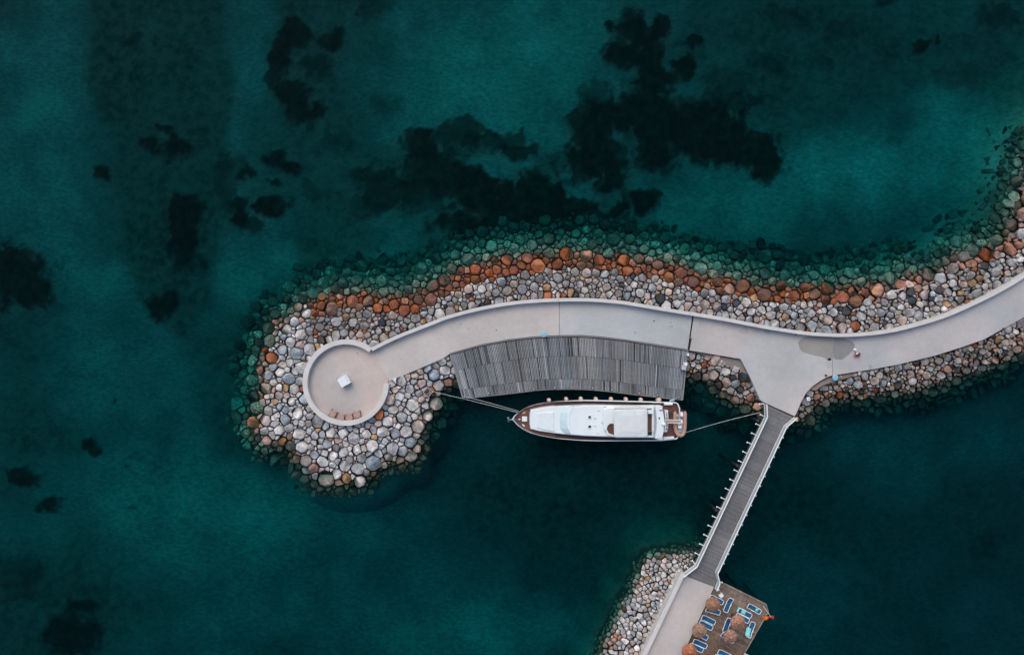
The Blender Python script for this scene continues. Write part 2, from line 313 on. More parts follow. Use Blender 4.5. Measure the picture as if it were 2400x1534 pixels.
def blobs(lst, X, Y, soft, infl=1.):
    g = np.zeros(X.shape); fray = (vnoise(X, Y*.8, 17, 313, 5)-.5)*(1.1 if infl > 1 else .4)
    for b in lst:
        cx, cy, rx, ry = b[:4]; rx *= infl; ry *= infl; a = b[4] if len(b) > 4 else 1.
        r = np.sqrt(((X-cx)/rx)**2+((Y-cy)/ry)**2)+fray; v = a/(1+np.exp((r-1)/soft)); g = 1-(1-g)*(1-v)
    return g
grass = blobs(G, WX, WY, .085, 1.12); grass = np.clip(grass, 0, 1)
med = blobs(MED, WX, WY, .22); light = blobs(LIGHT, WX, WY, .35)
for poly_, a_, soft_ in MEDP:
    v_ = a_/(1+np.exp(-np.clip(sdf(poly_, (QX+WX)/2, (QY+WY)/2)/soft_*1.6, -40, 40))); med = 1-(1-med)*(1-v_)
med = 1-(1-med)*(1-.9*np.clip(vnoise(QX, QY, 130, 411, 6)-.46, 0, 1)*2*(1-.6*light));
med = med*(.75+.5*vnoise(QX+QY*.3, QY, 14, 161, 3))
med = med*(.72+.56*vnoise(QX, QY, 60, 61, 4)); light = light*(.8+.4*vnoise(QX, QY, 80, 71, 3))
PXm = 1200+GX*S; PYm = 767-GY*S         # pixel frame at sea level for the mound
zm, sm = mound(PXm, PYm)
def harbour(X, Y): return (1/(1+np.exp(-(Y-900-np.clip(1000-X, 0, 2000)*1.1)/60.)))*(1-.6/(1+np.exp(-(Y-1400-np.clip(X-1150, 0, 900)*.8)/50.)))
hb = harbour(QX, QY)
bed = -5.2-1.6*hb+(vnoise(QX, QY, 200, 21, 3)-.5)*.8+grass*.35*(.6+.8*vnoise(QX, QY, 10, 9, 2))
core = np.where(sm > 0, np.minimum(zm-.75, .75), zm-.7)
Z = np.maximum(bed, core); rub = 1/(1+np.exp(-(core-bed+.05)/.15))*np.clip((sm+3.0)/2.0, 0, 1)*np.where(sm > -1.0, 1, .35+.65*vnoise(PXm, PYm, 40, 77, 3))
nx, ny = len(gx), len(gy)
me = bpy.data.meshes.new('seabed'); V = np.stack([GX, GY, Z], -1).reshape(-1, 3)
idx = np.arange(nx*ny).reshape(ny, nx); F = np.stack([idx[:-1, :-1], idx[:-1, 1:], idx[1:, 1:], idx[1:, :-1]], -1).reshape(-1, 4)
me.vertices.add(len(V)); me.vertices.foreach_set('co', V.ravel()); me.loops.add(F.size); me.loops.foreach_set('vertex_index', F.ravel())
me.polygons.add(len(F)); me.polygons.foreach_set('loop_start', np.arange(0, F.size, 4)); me.polygons.foreach_set('loop_total', np.full(len(F), 4)); me.update(); me.validate()
me.polygons.foreach_set('use_smooth', np.ones(len(F), bool))
a = me.color_attributes.new('Bed', 'FLOAT_COLOR', 'POINT')
a.data.foreach_set('color', np.stack([grass, med, light, rub], -1).astype('f').ravel())
def bed_nodes(nt, N, L, b, geo, src):
    at = N.new('ShaderNodeAttribute'); at.attribute_name = 'Bed'; sp = N.new('ShaderNodeSeparateColor'); L.new(at.outputs['Color'], sp.inputs[0])
    t = N.new('ShaderNodeTexNoise'); t.inputs['Scale'].default_value = .9; t.inputs['Detail'].default_value = 6; t.inputs['Roughness'].default_value = .65; L.new(geo.outputs['Position'], t.inputs['Vector'])
    t2 = N.new('ShaderNodeTexNoise'); t2.inputs['Scale'].default_value = .16; t2.inputs['Detail'].default_value = 5; L.new(geo.outputs['Position'], t2.inputs['Vector'])
    sand = mixc(N, L, sp.outputs[2], (.20, .175, .145), (.47, .41, .335))
    sand = mixc(N, L, 1., sand, mixc(N, L, ramp(N, L, t2.outputs[0], .35, .65), (.84, .84, .84), (1.10, 1.10, 1.10)), 'MULTIPLY')
    tf = N.new('ShaderNodeTexNoise'); tf.inputs['Scale'].default_value = 2.6; tf.inputs['Detail'].default_value = 6; tf.inputs['Roughness'].default_value = .8; mp_ = N.new('ShaderNodeMapping'); mp_.inputs['Scale'].default_value = (.55, 1, 1); mp_.inputs['Rotation'].default_value = (0, 0, R(20)); L.new(geo.outputs['Position'], mp_.inputs[0]); L.new(mp_.outputs[0], tf.inputs['Vector'])
    rip = mixc(N, L, ramp(N, L, tf.outputs[0], .35, .65), (.68, .68, .68), (1.30, 1.30, 1.30)); sand = mixc(N, L, 1., sand, rip, 'MULTIPLY')  # sand mottling that also paints the water surface's ripple light into the colour
    thin = mixc(N, L, ramp(N, L, t.outputs[0], .38, .62), (.03, .036, .022), (.11, .105, .07))
    c = mixc(N, L, sp.outputs[1], sand, thin)
    c = mixc(N, L, sp.outputs[0], c, mixc(N, L, ramp(N, L, t.outputs[0], .4, .65), (.006, .008, .004), (.02, .028, .012)))
    return mixc(N, L, at.outputs['Alpha'], c, (.035, .03, .025))
me.materials.append(mat('seabed', rough=1, spec=0, build=bed_nodes))
sb = bpy.data.objects.new('seabed', me); col.objects.link(sb); tag(sb, kind='structure')

# ------------------------------------------------------------ water: a closed body with absorption and scatter
wm = bpy.data.materials.new('sea_water'); wm.use_nodes = True; N = wm.node_tree.nodes; L = wm.node_tree.links; N.remove(N['Principled BSDF']); out = N['Material Output']
tr = N.new('ShaderNodeBsdfTransparent'); gl = N.new('ShaderNodeBsdfGlossy'); gl.inputs['Roughness'].default_value = .12
fr = N.new('ShaderNodeFresnel'); fr.inputs[0].default_value = 1.07; mx = N.new('ShaderNodeMixShader')
geo = N.new('ShaderNodeNewGeometry'); t = N.new('ShaderNodeTexNoise'); t.inputs['Scale'].default_value = 3.2; t.inputs['Detail'].default_value = 6; t.inputs['Roughness'].default_value = .7
mp = N.new('ShaderNodeMapping'); mp.inputs['Scale'].default_value = (.6, 1, 1); mp.inputs['Rotation'].default_value = (0, 0, R(25)); L.new(geo.outputs['Position'], mp.inputs[0]); L.new(mp.outputs[0], t.inputs['Vector'])
bp = N.new('ShaderNodeBump'); bp.inputs['Strength'].default_value = 1; bp.inputs['Distance'].default_value = .16; L.new(t.outputs[0], bp.inputs['Height'])
L.new(bp.outputs[0], gl.inputs['Normal']); L.new(bp.outputs[0], fr.inputs['Normal'])
L.new(fr.outputs[0], mx.inputs[0]); L.new(tr.outputs[0], mx.inputs[1]); L.new(gl.outputs[0], mx.inputs[2]); L.new(mx.outputs[0], out.inputs['Surface'])
va = N.new('ShaderNodeVolumeAbsorption'); vs_ = N.new('ShaderNodeVolumeScatter'); ad = N.new('ShaderNodeAddShader')
sa = (.60, .122, .103); d = max(sa)*1.02; va.inputs['Density'].default_value = d; va.inputs['Color'].default_value = (*[1-x/d for x in sa], 1)
ss = (.0005, .003, .005); d = max(ss); vs_.inputs['Density'].default_value = d; vs_.inputs['Color'].default_value = (*[x/d for x in ss], 1)
L.new(va.outputs[0], ad.inputs[0]); L.new(vs_.outputs[0], ad.inputs[1]); L.new(ad.outputs[0], out.inputs['Volume'])
w = MB().box((0, 0, -6), (1360, 1360, 12)).build('water', wm); tag(w, kind='structure')

# ------------------------------------------------------------ concrete walkway
ZD = 1.40; ZP = 2.25
def pxs(line, z): return [P2(x, y, z) for x, y in line]
def between(line, x0, x1):              # part of a left-to-right polyline between two x
    def at(x):
        for a, b in zip(line, line[1:]):
            if a[0] <= x <= b[0]: return (x, a[1]+(b[1]-a[1])*(x-a[0])/(b[0]-a[0]+1e-9))
    return [at(x0)]+[p for p in line if x0 < p[0] < x1]+[at(x1)]
Nin = chain(WALL_N, 12)
def slab(x0, x1, xs0, xs1, tint, name='slab', parent=None):
    top = between(Nin, x0, x1); bot = between([p for p in SOUTH], xs0, xs1)
    poly = pxs(top+bot[::-1], ZD)
    return MB().prism(poly, -.4, ZD, col=tint, bevel=.02).build(name, M['concrete'], parent)
walk = empty('walkway', (0, 0, 0), kind='structure')
g = .012/2*S
s1 = slab(872, 1310.6, 912, 1310.6, (.475, .468, .455), parent=walk)
s2 = slab(1311.4, 1624, 1311.4, 1611.5, (.43, .45, .455), parent=walk)
s3 = slab(1627.5, 1950.7, 1614.5, 1950.7, (.455, .45, .445), parent=walk)
s4 = slab(1951.5, 2699, 1951.5, 2699, (.42, .425, .435), parent=walk)
# rust-stained metal cover over the expansion joint, dark joint below it
def quad(px, z0, z1, colr=None): return MB().prism(pxs(px, z1), z0, z1, col=colr)
quad([(1623.6,738),(1627.9,739),(1615,820),(1611.2,819)], .2, ZD-.05, (.02,.016,.014)).build('joint_gap', M['concrete'], walk)
quad([(1617.5,792),(1621.5,792.6),(1616.5,819),(1612.5,818.4)], ZD+.004, ZD+.02, (.05,.03,.022)).build('joint_cover', M['concrete'], walk)
# round platform
aN = [(RC[0]+RR*math.cos(t), RC[1]+RR*math.sin(t)) for t in np.linspace(0, 2*math.pi, 97)[:-1]]
MB().prism(pxs(aN, ZD), -.4, ZD-.005, col=(.475, .43, .41)).build('round_slab', M['concrete'], walk)
# wet / repaired patches: thin sheets
quadp = [(1871,800),(1884,790),(1912,786),(1949,786),(1949,868),(1930,850),(1905,838),(1884,828),(1875,815)]
for nm, poly, c in (('damp_patch', [(1871,803),(1880,792),(1905,788),(1949,789.5),(1949,842),(1925,836),(1895,829),(1878,822)], (.30,.285,.26)),
                    ('damp_patch', [(1953,791),(1975,793),(1998,800),(2004,808),(1999,820),(1985,834),(1972,843),(1964,842),(1953,836)], (.25,.25,.255)),
                    ('damp_patch', [(1944,838),(1949,842),(1949,864),(1941,862),(1934,850)], (.40,.405,.41))):
    ring = chain(poly+[poly[0]], 6)[:-1]; ring = [(x+rng.uniform(-.6,.6), y+rng.uniform(-.6,.6)) for x, y in ring]
    MB().prism(pxs(ring, ZD), ZD-.002, ZD+.004, col=c).build(nm, M['concrete'], walk)
for i, (x, y, r, c) in enumerate([(1080,760,1.6,.25),(1098,770,1.2,.2),(1163,773,1.6,.12),(1533,752,1.8,.12),(1575,765,1.4,.15),(1488,779,2.2,.3),(1866,783,2.2,.1),(838,828,1.3,.12),(985,870,1.3,.2),(940,840,1.2,.25),(1560,740,1,.2),(1574,748,1.0,.2),(1573,756,1.2,.16),(1571,764,.9,.2),(1262,765,.9,.25),(1330,742,.8,.25),(1700,790,1.2,.25),(1790,850,1.3,.3),(1850,905,1.1,.3),(2150,805,1.1,.25),(2260,760,1.0,.25),(1640,760,2.2,.36),(1775,765,6,.36),(1745,775,10,.40),(1800,775,8,.37),(2040,860,5,.33)]):
    k = [(x+r*rng.uniform(.7,1.3)*math.cos(t), y+r*rng.uniform(.7,1.3)*math.sin(t)) for t in np.linspace(0, 6.28, 9)[:-1]]
    MB().prism(pxs(k, ZD), ZD-.002, ZD+.004+.0004*i, col=(c,c,c*.97)).build('stain', M['concrete'], walk)
# lower ledges of concrete beside the walkway on the harbour side
for poly in ([(1613,822),(1737,843),(1757,883),(1748,879),(1733,866),(1700,856),(1672,840),(1640,829)], [(1897,912),(1925,893),(1947,882.5),(1988,875),(2050,866),(2046,871),(1990,884),(1958,893),(1930,902),(1912,915)], [(915,893),(978,867),(1040,840),(1055,829),(1052,836),(1000,862),(950,884)]):
    MB().prism(pxs(poly, .95), -.5, .95, col=(.24,.205,.185), bevel=.03).build('concrete_ledge', M['concrete'], walk)

# parapet walls
outer = pxs(Nin, ZP); inn = offset(Nin, 8.0); inner = pxs(inn, ZP)
pw = empty('parapet_wall', (0, 0, 0), label='long curved pale concrete parapet along the seaward edge of the walkway', cat='wall')
cuts = [0]+[min(range(len(Nin)), key=lambda i: abs(Nin[i][0]-x)) for x in (1311, 1625, 1820, 2120)]+[len(Nin)-1]
for a, b in zip(cuts, cuts[1:]):
    A = outer[a:b+1]; B = inner[a:b+1]
    if b < len(Nin)-1:
        A = A[:-1]+[tuple(np.array(A[-1])+(np.array(A[-2])-np.array(A[-1]))*.05)]; B = B[:-1]+[tuple(np.array(B[-1])+(np.array(B[-2])-np.array(B[-1]))*.05)]
    MB().wall(A, B, -.2, ZP).build('wall_section', M['wall'], pw)
a0 = math.radians(2); a1 = math.radians(360-52.5)
ang = np.linspace(a0, a1, 90); c_ = P2(RC[0], RC[1], ZP); ro = (RR+1.5)/S*(H-ZP)/H; ri = ro-.62
rp = empty('round_parapet', (c_[0], c_[1], 0), label='low round concrete parapet ringing the circular platform at the head', cat='wall')
A = [(ro*math.cos(-t), ro*math.sin(-t)) for t in ang]; B = [(ri*math.cos(-t), ri*math.sin(-t)) for t in ang]
MB().wall(A, B, -.2, ZP-.006).build('ring_wall', M['wall'], rp)

# island jetty
jet = empty('jetty_path', (0, 0, 0), kind='structure')
jl = [(1598,1345),(1510,1534),(1440,1684)]; jr = [(1674,1374.5),(1600,1534),(1530,1684)]
MB().prism(pxs([(1595,1344),(1674,1374.5),(1600,1534),(1530,1690),(1434,1684),(1500,1540)], ZD), -.4, ZD, col=(.49,.46,.45), bevel=.02).build('slab', M['concrete'], jet)
jl = [(1597,1340.5),(1505,1534),(1433,1690)]; jo = pxs(jl, ZP); ji = pxs([(x+9, y+4) for x, y in jl], ZP)
jw = MB().wall(jo, ji, -.3, ZP).build('jetty_wall', M['wall']); tag(jw, 'straight pale concrete wall beside the lower jetty path', 'wall')

# ------------------------------------------------------------ rock armour
def in_px(poly, X, Y): return sdf(poly, X, Y)
WALKPOLY = WALL_N+SOUTH[::-1]
JETPOLY = [(1595,1341),(1676,1372),(1690,1364),(1795,1416),(1800,1432),(1741,1534),(1660,1700),(1433,1700),(1505,1534)]
DOCKPOLY = DOCK_TOP+DOCK_BOT[::-1]
LEDGE = [(1700,850),(1745,845),(1757,883),(1733,866)]
cand = []
def region(X, Y):
    """stone radius limits at a pixel; 0 = no stone"""
    z, s = mound(X, Y); sp = s*S
    blocked = (sdf(WALKPOLY, X, Y) > -5) | (np.hypot(X-RC[0], Y-RC[1]) < RR+6) | (sdf(JETPOLY, X, Y) > -4) | (sdf(DOCKPOLY, X, Y) > 3)
    for lp in ([(1640,823),(1736,842),(1757,883),(1735,868),(1700,856),(1672,840)], [(1905,905),(1947,881),(2000,873),(1960,888),(1925,900)], [(915,893),(978,867),(1040,840),(1000,860),(950,880)]):
        blocked |= sdf(lp, X, Y) > -1
    north = (Y < 800) | (X < 760)
    lim = np.where(north, 112, 52); lim = np.where((X < 700), 66, lim); lim = np.where((X > 2180) & (Y < 640), 105, lim); lim = np.where((sdf(ISLAND, X, Y) > sdf(WATER, X, Y)), 95, lim)
    lim = lim+(vnoise(X, Y, 60, 91, 3)-.5)*70; lim = np.where((Y > 985) & (X < 1100), 12+46*vnoise(X, Y, 30, 92, 3), lim)
    ok = ~blocked & (sp > -lim)
    return ok, z, sp
Nc = 330000
X = np.concatenate([nrng.uniform(480, 2640, Nc), nrng.uniform(1330, 1660, 40000)]); Y = np.concatenate([nrng.uniform(300, 1160, Nc), nrng.uniform(1235, 1640, 40000)])
keep0 = (np.minimum.reduce([np.abs(sdf(WATER, X, Y)), np.abs(sdf(ISLAND, X, Y))]) < 180); X = X[keep0]; Y = Y[keep0]
ok, z_, s_ = region(X, Y); X, Y, z_, s_ = X[ok], Y[ok], z_[ok], s_[ok]
isl = (X < 1700) & (Y > 1220); head = (X < 1085) & (Y > 815) | (X < 760); inr = (X > 1850) & (Y > 700) & (Y > np.interp(X, [p[0] for p in SOUTH[22:]], [p[1] for p in SOUTH[22:]])-5)
wl = np.abs(s_-10) < 22
base = np.where(isl, 13.2, np.where(head, 10.0, np.where(inr, 6.6, 8.0)))
pock = (X > 1590) & (X < 1850) & (Y > 800); base = np.where(wl & ~inr & ~isl & ~pock, 11.0, base); base = np.where(pock, 9., base); base = np.where(s_ < -12, 10.0, base); base = np.where(inr & (s_ < -5), 8.5, base)
base = np.where((Y > 1040) & (X < 1100) & (s_ < 35) & (s_ > -4), 13, base); base = np.where((Y > 985) & (X < 1100) & (s_ < -8), 8.5, base)
cell = 16; grid = {}; sites = []; base = base*.84
def attempt(ids, lo, hi, sep):
    for i in ids:
        r = base[i]*rng.uniform(lo, hi); x = X[i]; y = Y[i]; cx, cy = int(x//cell), int(y//cell); good = True
        for a in range(cx-2, cx+3):
            for b in range(cy-2, cy+3):
                for (u, v, q) in grid.get((a, b), ()):
                    dd = (r+q)*sep
                    if (x-u)**2+(y-v)**2 < dd*dd: good = False; break
                if not good: break
            if not good: break
        if good: grid.setdefault((cx, cy), []).append((x, y, r)); sites.append((x, y, r, z_[i], s_[i]))
n_ = len(X); third = n_//6
attempt(range(0, third//9), 1.4, 2.0, .86); attempt(range(third//9, third), .95, 1.4, .74); attempt(range(third, 2*third), .75, 1.05, .64); attempt(range(2*third, n_), .45, .72, .72)
sg = {}
for k, s in enumerate(sites): sg.setdefault((int(s[0]//cell), int(s[1]//cell)), []).append(k)
def clip(poly, nx_, ny_, c):
    out = []; m = len(poly)
    for i in range(m):
        a = poly[i]; b = poly[(i+1) % m]; da = a[0]*nx_+a[1]*ny_-c; db = b[0]*nx_+b[1]*ny_-c
        if da <= 0: out.append(a)
        if (da < 0 < db) or (db < 0 < da): t = da/(da-db); out.append((a[0]+(b[0]-a[0])*t, a[1]+(b[1]-a[1])*t))
    return out
K = 12
PAL = [((.46,.47,.48),7),((.37,.38,.40),6),((.52,.52,.51),6),((.44,.39,.355),5),((.50,.40,.365),4),((.33,.385,.42),3),((.28,.27,.265),4),((.055,.062,.07),1.3),((.36,.13,.065),1.0),((.42,.27,.15),1.2),((.60,.60,.60),2)]
def pick(w):
    t = rng.uniform(0, sum(w)); 
    for i, a in enumerate(w):
        t -= a
        if t <= 0: return i
    return 0
def stone_color(x, y, s, z):
    w = [p[1] for p in PAL]
    north = (y < 800 and x > 720)
    ishead = (x < 1085 and y > 815) or x < 720; isinr = (x > 1600 and y > 790 and s > -60); island = y > 1220
    if north: w = [6, 7, 3.5, 6, 4, 2.2, 8, 2.4, 1.2, 1.6, .6]
    elif island: w = [7, 5, 8, 5, 4, 1, 2.5, .2, .8, 1.2, 4]
    elif ishead: w = [8, 4, 9, 4, 5, 4, 1.6, .3, 1.0, 1.0, 5]
    elif isinr: w = [4, 5, 2.5, 5, 3, 4.5, 7, 2, 1.8, 1.4, 1.2]
    c = np.array(PAL[pick(w)][0])*rng.uniform(.82, 1.15)
    patch = vnoise(np.array([x]), np.array([y]), 120, 55, 2)[0]
    if north: c = c*(.58+.55*patch)
    if isinr and not ishead and not island: c = c*(.5+.5*patch)*np.array((1.0, .95, .9))
    if s < 32 and s > -16:
        rusty = rng.uniform(0, 1); k = 1.15 if (north and 990 < x < 1950) else 1 if (north and x < 2050) else .75 if (north) else .16 if x < 760 else .07
        edge = 1-abs(s-9)/24
        if rusty < k*(.55+.6*edge):
            rc = np.array([(.27,.078,.026),(.20,.060,.024),(.34,.12,.045),(.15,.07,.042),(.34,.17,.10)][pick([5,4.5,2.2,3.2,1.2])])*rng.uniform(.8, 1.2)
            if x > 2050 or not north: rc = rc*.6+np.array((.45,.30,.25))*.4
            m = rng.uniform(.82, 1) if (north and x < 2000) else rng.uniform(.6, 1); c = c*(1-m)+rc*m
        elif s < 10 and not island: c = c*(np.array((.58, .50, .42)) if north or x < 700 else np.array((.85, .76, .70)))
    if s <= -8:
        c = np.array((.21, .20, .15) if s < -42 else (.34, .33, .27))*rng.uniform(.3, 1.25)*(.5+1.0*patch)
        if s < -58: c = c*.6  # deeper stones darkened in colour, painting the light's fade through the water
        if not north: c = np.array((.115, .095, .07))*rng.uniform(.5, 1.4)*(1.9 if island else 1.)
    return c
groups = {}
for k, (x, y, r, z, s) in enumerate(sites):
    if y > 1220: gk = 'island'
    elif (x < 1085 and y > 815) or x < 760 or (x < 880 and y < 815): gk = 'head'
    elif y > 805 and x < 1840 and x > 1560 and s > -200: gk = 'pocket'
    elif x > 1820 and y > np.interp(x, [p[0] for p in SOUTH[22:]], [p[1] for p in SOUTH[22:]]): gk = 'inner'
    elif x < 1625: gk = 'northwest'
    else: gk = 'northeast'
    cx, cy = int(x//cell), int(y//cell)
    asp = rng.uniform(.98, 1.3); th = rng.uniform(0, 3.14); nq = rng.choice((5, 6, 6, 7, 8)); poly = []
    for q in range(nq):
        t = 2*math.pi*(q+rng.uniform(-.28, .28))/nq; a = 1.62*r*asp*math.cos(t)*rng.uniform(.78, 1.05); b = 1.62*r/asp*math.sin(t)*rng.uniform(.78, 1.05); poly.append((a*math.cos(th)-b*math.sin(th), a*math.sin(th)+b*math.cos(th)))
    for a in range(cx-3, cx+4):
        for b in range(cy-3, cy+4):
            for j in sg.get((a, b), ()):
                if j == k: continue
                dx, dy = sites[j][0]-x, sites[j][1]-y; d2 = dx*dx+dy*dy
                if d2 > (2.6*(r+sites[j][2]))**2: continue
                dd = math.sqrt(d2); poly = clip(poly, dx/dd, dy/dd, (d2+r*r-sites[j][2]**2)/(2*dd)-rng.uniform(.45, 1.1))
                if len(poly) < 3: break
            if len(poly) < 3: break
    q_ = []
    for i in range(len(poly)):
        if math.dist(poly[i], poly[i-1]) > .16*r: q_.append(poly[i])
    poly = q_
    if len(poly) < 3: continue
    ch = []
    for i in range(len(poly)):
        p, q = poly[i], poly[(i+1) % len(poly)]; ch += [(p[0]*.88+q[0]*.12, p[1]*.88+q[1]*.12), (p[0]*.12+q[0]*.88, p[1]*.12+q[1]*.88)]
    K = len(ch); kz = (H-z)/H; rx = np.array([p[0] for p in ch])*kz/S; ry = -np.array([p[1] for p in ch])*kz/S
    rm = math.sqrt(abs(sum(rx[i]*ry[(i+1) % K]-rx[(i+1) % K]*ry[i] for i in range(K)))/2/math.pi)
    mx_, my_ = rx.mean(), ry.mean(); vs = []; hgt = rng.uniform(.75, 1.15)*rm
    ta, tb = rng.uniform(-.4, .4), rng.uniform(-.4, .4); ca, cb, cc = rng.uniform(-.8, .8), rng.uniform(-.8, .8), rng.uniform(.22, .5)
    for zz, scl, j in ((-1.2, .66, .03), (-.25, 1., .0), (.22, .93, .05), (.46, .70, .10)):
        for i in range(K):
            f = scl*(1+rng.uniform(-j, j)); ux, uy = (rx[i]-mx_)*f, (ry[i]-my_)*f; h = zz*hgt+(ta*ux+tb*uy if zz > -1 else 0)+rng.uniform(-j, j)*.5*hgt
            if zz > 0: h = min(h, cc*hgt+ca*ux+cb*uy)
            vs.append((ux, uy, h))
    vs.append((rng.uniform(-.1, .1)*rm, rng.uniform(-.1, .1)*rm, min(.56*hgt, cc*hgt+.05*rm)))
    jit = rng.uniform(-.22, .26); wx, wy, _ = P(x, y, z); loc = (wx+mx_, wy+my_, z-.22*hgt+jit)
    groups.setdefault(gk, []).append((rm*(1 if s > -6 else .4), loc, vs, stone_color(x, y, s, z), (0. if (rng.random() < .45 and s < -6) else rng.uniform(.2, 1.)**1.3*(1. if s > -62 else .35))*(1. if (y < 800 or x < 640) else .4 if y > 1220 else .12), s))  # pale crust weakened on the deeper stones, adding to their painted depth fade
FACS = {}
def facs(K):
    if K not in FACS:
        FACS[K] = [(q*K+i, q*K+(i+1) % K, (q+1)*K+(i+1) % K, (q+1)*K+i) for q in range(3) for i in range(K)]+[(3*K+i, 3*K+(i+1) % K, 4*K) for i in range(K)]
    return FACS[K]
def stone_mesh(name, items, origin):
    me = bpy.data.meshes.new(name); vv = []; ff = []; cc = []; cr = []; mi = []
    for it in items:
        n = len(vv); K = (len(it[2])-1)//4; FAC = facs(K); o = (it[1][0]-origin[0], it[1][1]-origin[1], it[1][2]-origin[2]); vv += [(v[0]+o[0], v[1]+o[1], v[2]+o[2]) for v in it[2]]
        ff += [tuple(i+n for i in f) for f in FAC]
        base_ = it[3]; ph = rng.uniform(0, 6.28); am = rng.uniform(.04, .22); fv = [1+am*math.sin(2*math.pi*q/K+ph) for q in range(K)]; tint = np.array(rng.choice(((.05,.015,-.01),(.03,.0,-.015),(-.02,-.01,.015),(.0,.0,.0)))); fw = [max(0, math.sin(2*math.pi*q/K+ph*2)) for q in range(K)]
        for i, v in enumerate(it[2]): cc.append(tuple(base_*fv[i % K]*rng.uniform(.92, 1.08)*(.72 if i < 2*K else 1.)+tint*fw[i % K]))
        cr += [it[4]]*len(it[2])
    me.from_pydata(vv, [], ff)
    a = me.color_attributes.new('Col', 'FLOAT_COLOR', 'POINT'); a.data.foreach_set('color', np.array([(*c, 1) for c in cc], 'f').ravel())
    a = me.attributes.new('Crust', 'FLOAT', 'POINT'); a.data.foreach_set('value', np.array(cr, 'f'))
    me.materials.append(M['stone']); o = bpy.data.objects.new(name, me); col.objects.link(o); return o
RLAB = {'head': 'broad mound of pale grey and pink boulders wrapped round the circular platform',
 'northwest': 'seaward slope of grey stones above the curved dock, rusty orange boulders along its waterline',
 'northeast': 'seaward rock slope right of the walkway joint, sweeping up to the right edge',
 'pocket': 'small heap of brown and grey rocks in the corner between the dock and the footbridge',
 'inner': 'strip of small mixed rocks along the harbour side of the walkway right of the footbridge',
 'island': 'rock slope of smooth pale boulders left of the lower jetty wall'}
for gk, items in groups.items():
    items.sort(key=lambda t: -t[0]); c0 = np.mean([t[1] for t in items], 0); c0[2] = 0
    root = empty('rock_slope', tuple(c0), label=RLAB[gk], cat='rock armour')
    for it in items[:300]:
        o = stone_mesh('stone', [it], it[1]); o.parent = root; o.location = tuple(np.array(it[1])-c0)
    rest = items[300:]
    if rest: o = stone_mesh('small_stones', rest, tuple(c0)); o.parent = root; o['kind'] = 'stuff'

# ------------------------------------------------------------ curved wooden dock
ZK = 1.25
def along(line, n):
    d = [0.]
    for a, b in zip(line, line[1:]): d.append(d[-1]+math.dist(a, b))
    t = np.linspace(0, d[-1], n); return [(np.interp(u, d, [p[0] for p in line]), np.interp(u, d, [p[1] for p in line])) for u in t]
NP = 150
T = along(chain(DOCK_TOP, 8), NP+1); Bt = along(chain(DOCK_BOT, 8), NP+1)
dc = P(1340, 860, 0); dock = empty('boat_dock', (dc[0], dc[1], 0), label='curved grey weathered timber dock beside the moored white yacht', cat='dock')
rest = MB(); tones = []
for i in range(NP): tones.append(1+.07*math.sin(i*.31)+.07*math.sin(i*.083+1))
for row, (v0, v1) in enumerate(((.045, .385), (.39, .80), (.805, .985))):
    seed = rng.random()*9; gaps = {}
    for i in range(NP):
        g0 = .13; g1 = .13
        if rng.random() < .06: g1 = rng.uniform(.35, .6)
        lean = rng.uniform(-.06, .06)
        def q(u, v):
            i0 = min(NP-1, int(u)); f = u-i0; a = (T[i0][0]*(1-f)+T[i0+1][0]*f, T[i0][1]*(1-f)+T[i0+1][1]*f); b = (Bt[i0][0]*(1-f)+Bt[i0+1][0]*f, Bt[i0][1]*(1-f)+Bt[i0+1][1]*f)
            p = P(a[0]+(b[0]-a[0])*v, a[1]+(b[1]-a[1])*v, ZK); return (p[0]-dc[0], p[1]-dc[1])
        c4 = [q(i+g0, v0), q(i+1-g1, v0), q(i+1-g1+lean, v1), q(i+g0+lean, v1)]
        t = (.20+.03*math.sin(i*.21+row*2+seed)+rng.uniform(-.032, .042))*tones[i]; warm = .006*math.sin(i*.09-2) + (.012 if 75 < i < 92 else 0)
        c = (t*.97+warm, t*1.04+warm*.3, t*1.10-warm)
        if rng.random() < .06: c = tuple(v*.45 for v in c)
        if rng.random() < .05: c = tuple(min(.4, v*1.6) for v in c)
        zz = ZK+rng.uniform(-.008, .012)
        if row < 2: MB().prism(c4, ZK-.05, zz, col=c).build('plank', M['wood'], dock, fix=False)
        else: rest.prism(c4, ZK-.05, zz, col=c)
o = rest.build('edge_planks', M['wood'], dock, fix=False); o['kind'] = 'stuff'
def strip(l, a, b): 
    A = [P(t[0]+(u[0]-t[0])*a, t[1]+(u[1]-t[1])*a, ZK) for t, u in l]; B = [P(t[0]+(u[0]-t[0])*b, t[1]+(u[1]-t[1])*b, ZK) for t, u in l]
    return [(p[0]-dc[0], p[1]-dc[1]) for p in A], [(p[0]-dc[0], p[1]-dc[1]) for p in B]
TB = list(zip(T, Bt)); A, B = strip(TB, .004, .03); MB().wall(A, B, ZK-.25, ZK+.06, col=(.20,.19,.19)).build('edge_beam', M['wood'], dock)
A, B = strip(TB, .988, 1.); MB().wall(A, B, ZK-.3, ZK+.03, col=(.21,.22,.22)).build('edge_beam', M['wood'], dock)
for s0, s1 in (((T[0], Bt[0]), 1), ((T[-1], Bt[-1]), -1)):
    a, b = s0; a = P(*a, ZK); b = P(*b, ZK); a2 = (a[0]-dc[0], a[1]-dc[1]); b2 = (b[0]-dc[0], b[1]-dc[1])
    MB().wall([a2, b2], [(a2[0]-s1*.16, a2[1]-.03*s1), (b2[0]-s1*.16, b2[1]-.03*s1)], ZK-.3, ZK+.03, col=(.22,.23,.23)).build('edge_beam', M['wood'], dock)
for v in (.2, .6, .95): A, B = strip(TB, v-.012, v+.012); MB().wall(A, B, ZK-.3, ZK-.055, col=(.05,.05,.05)).build('joist', M['wood'], dock)
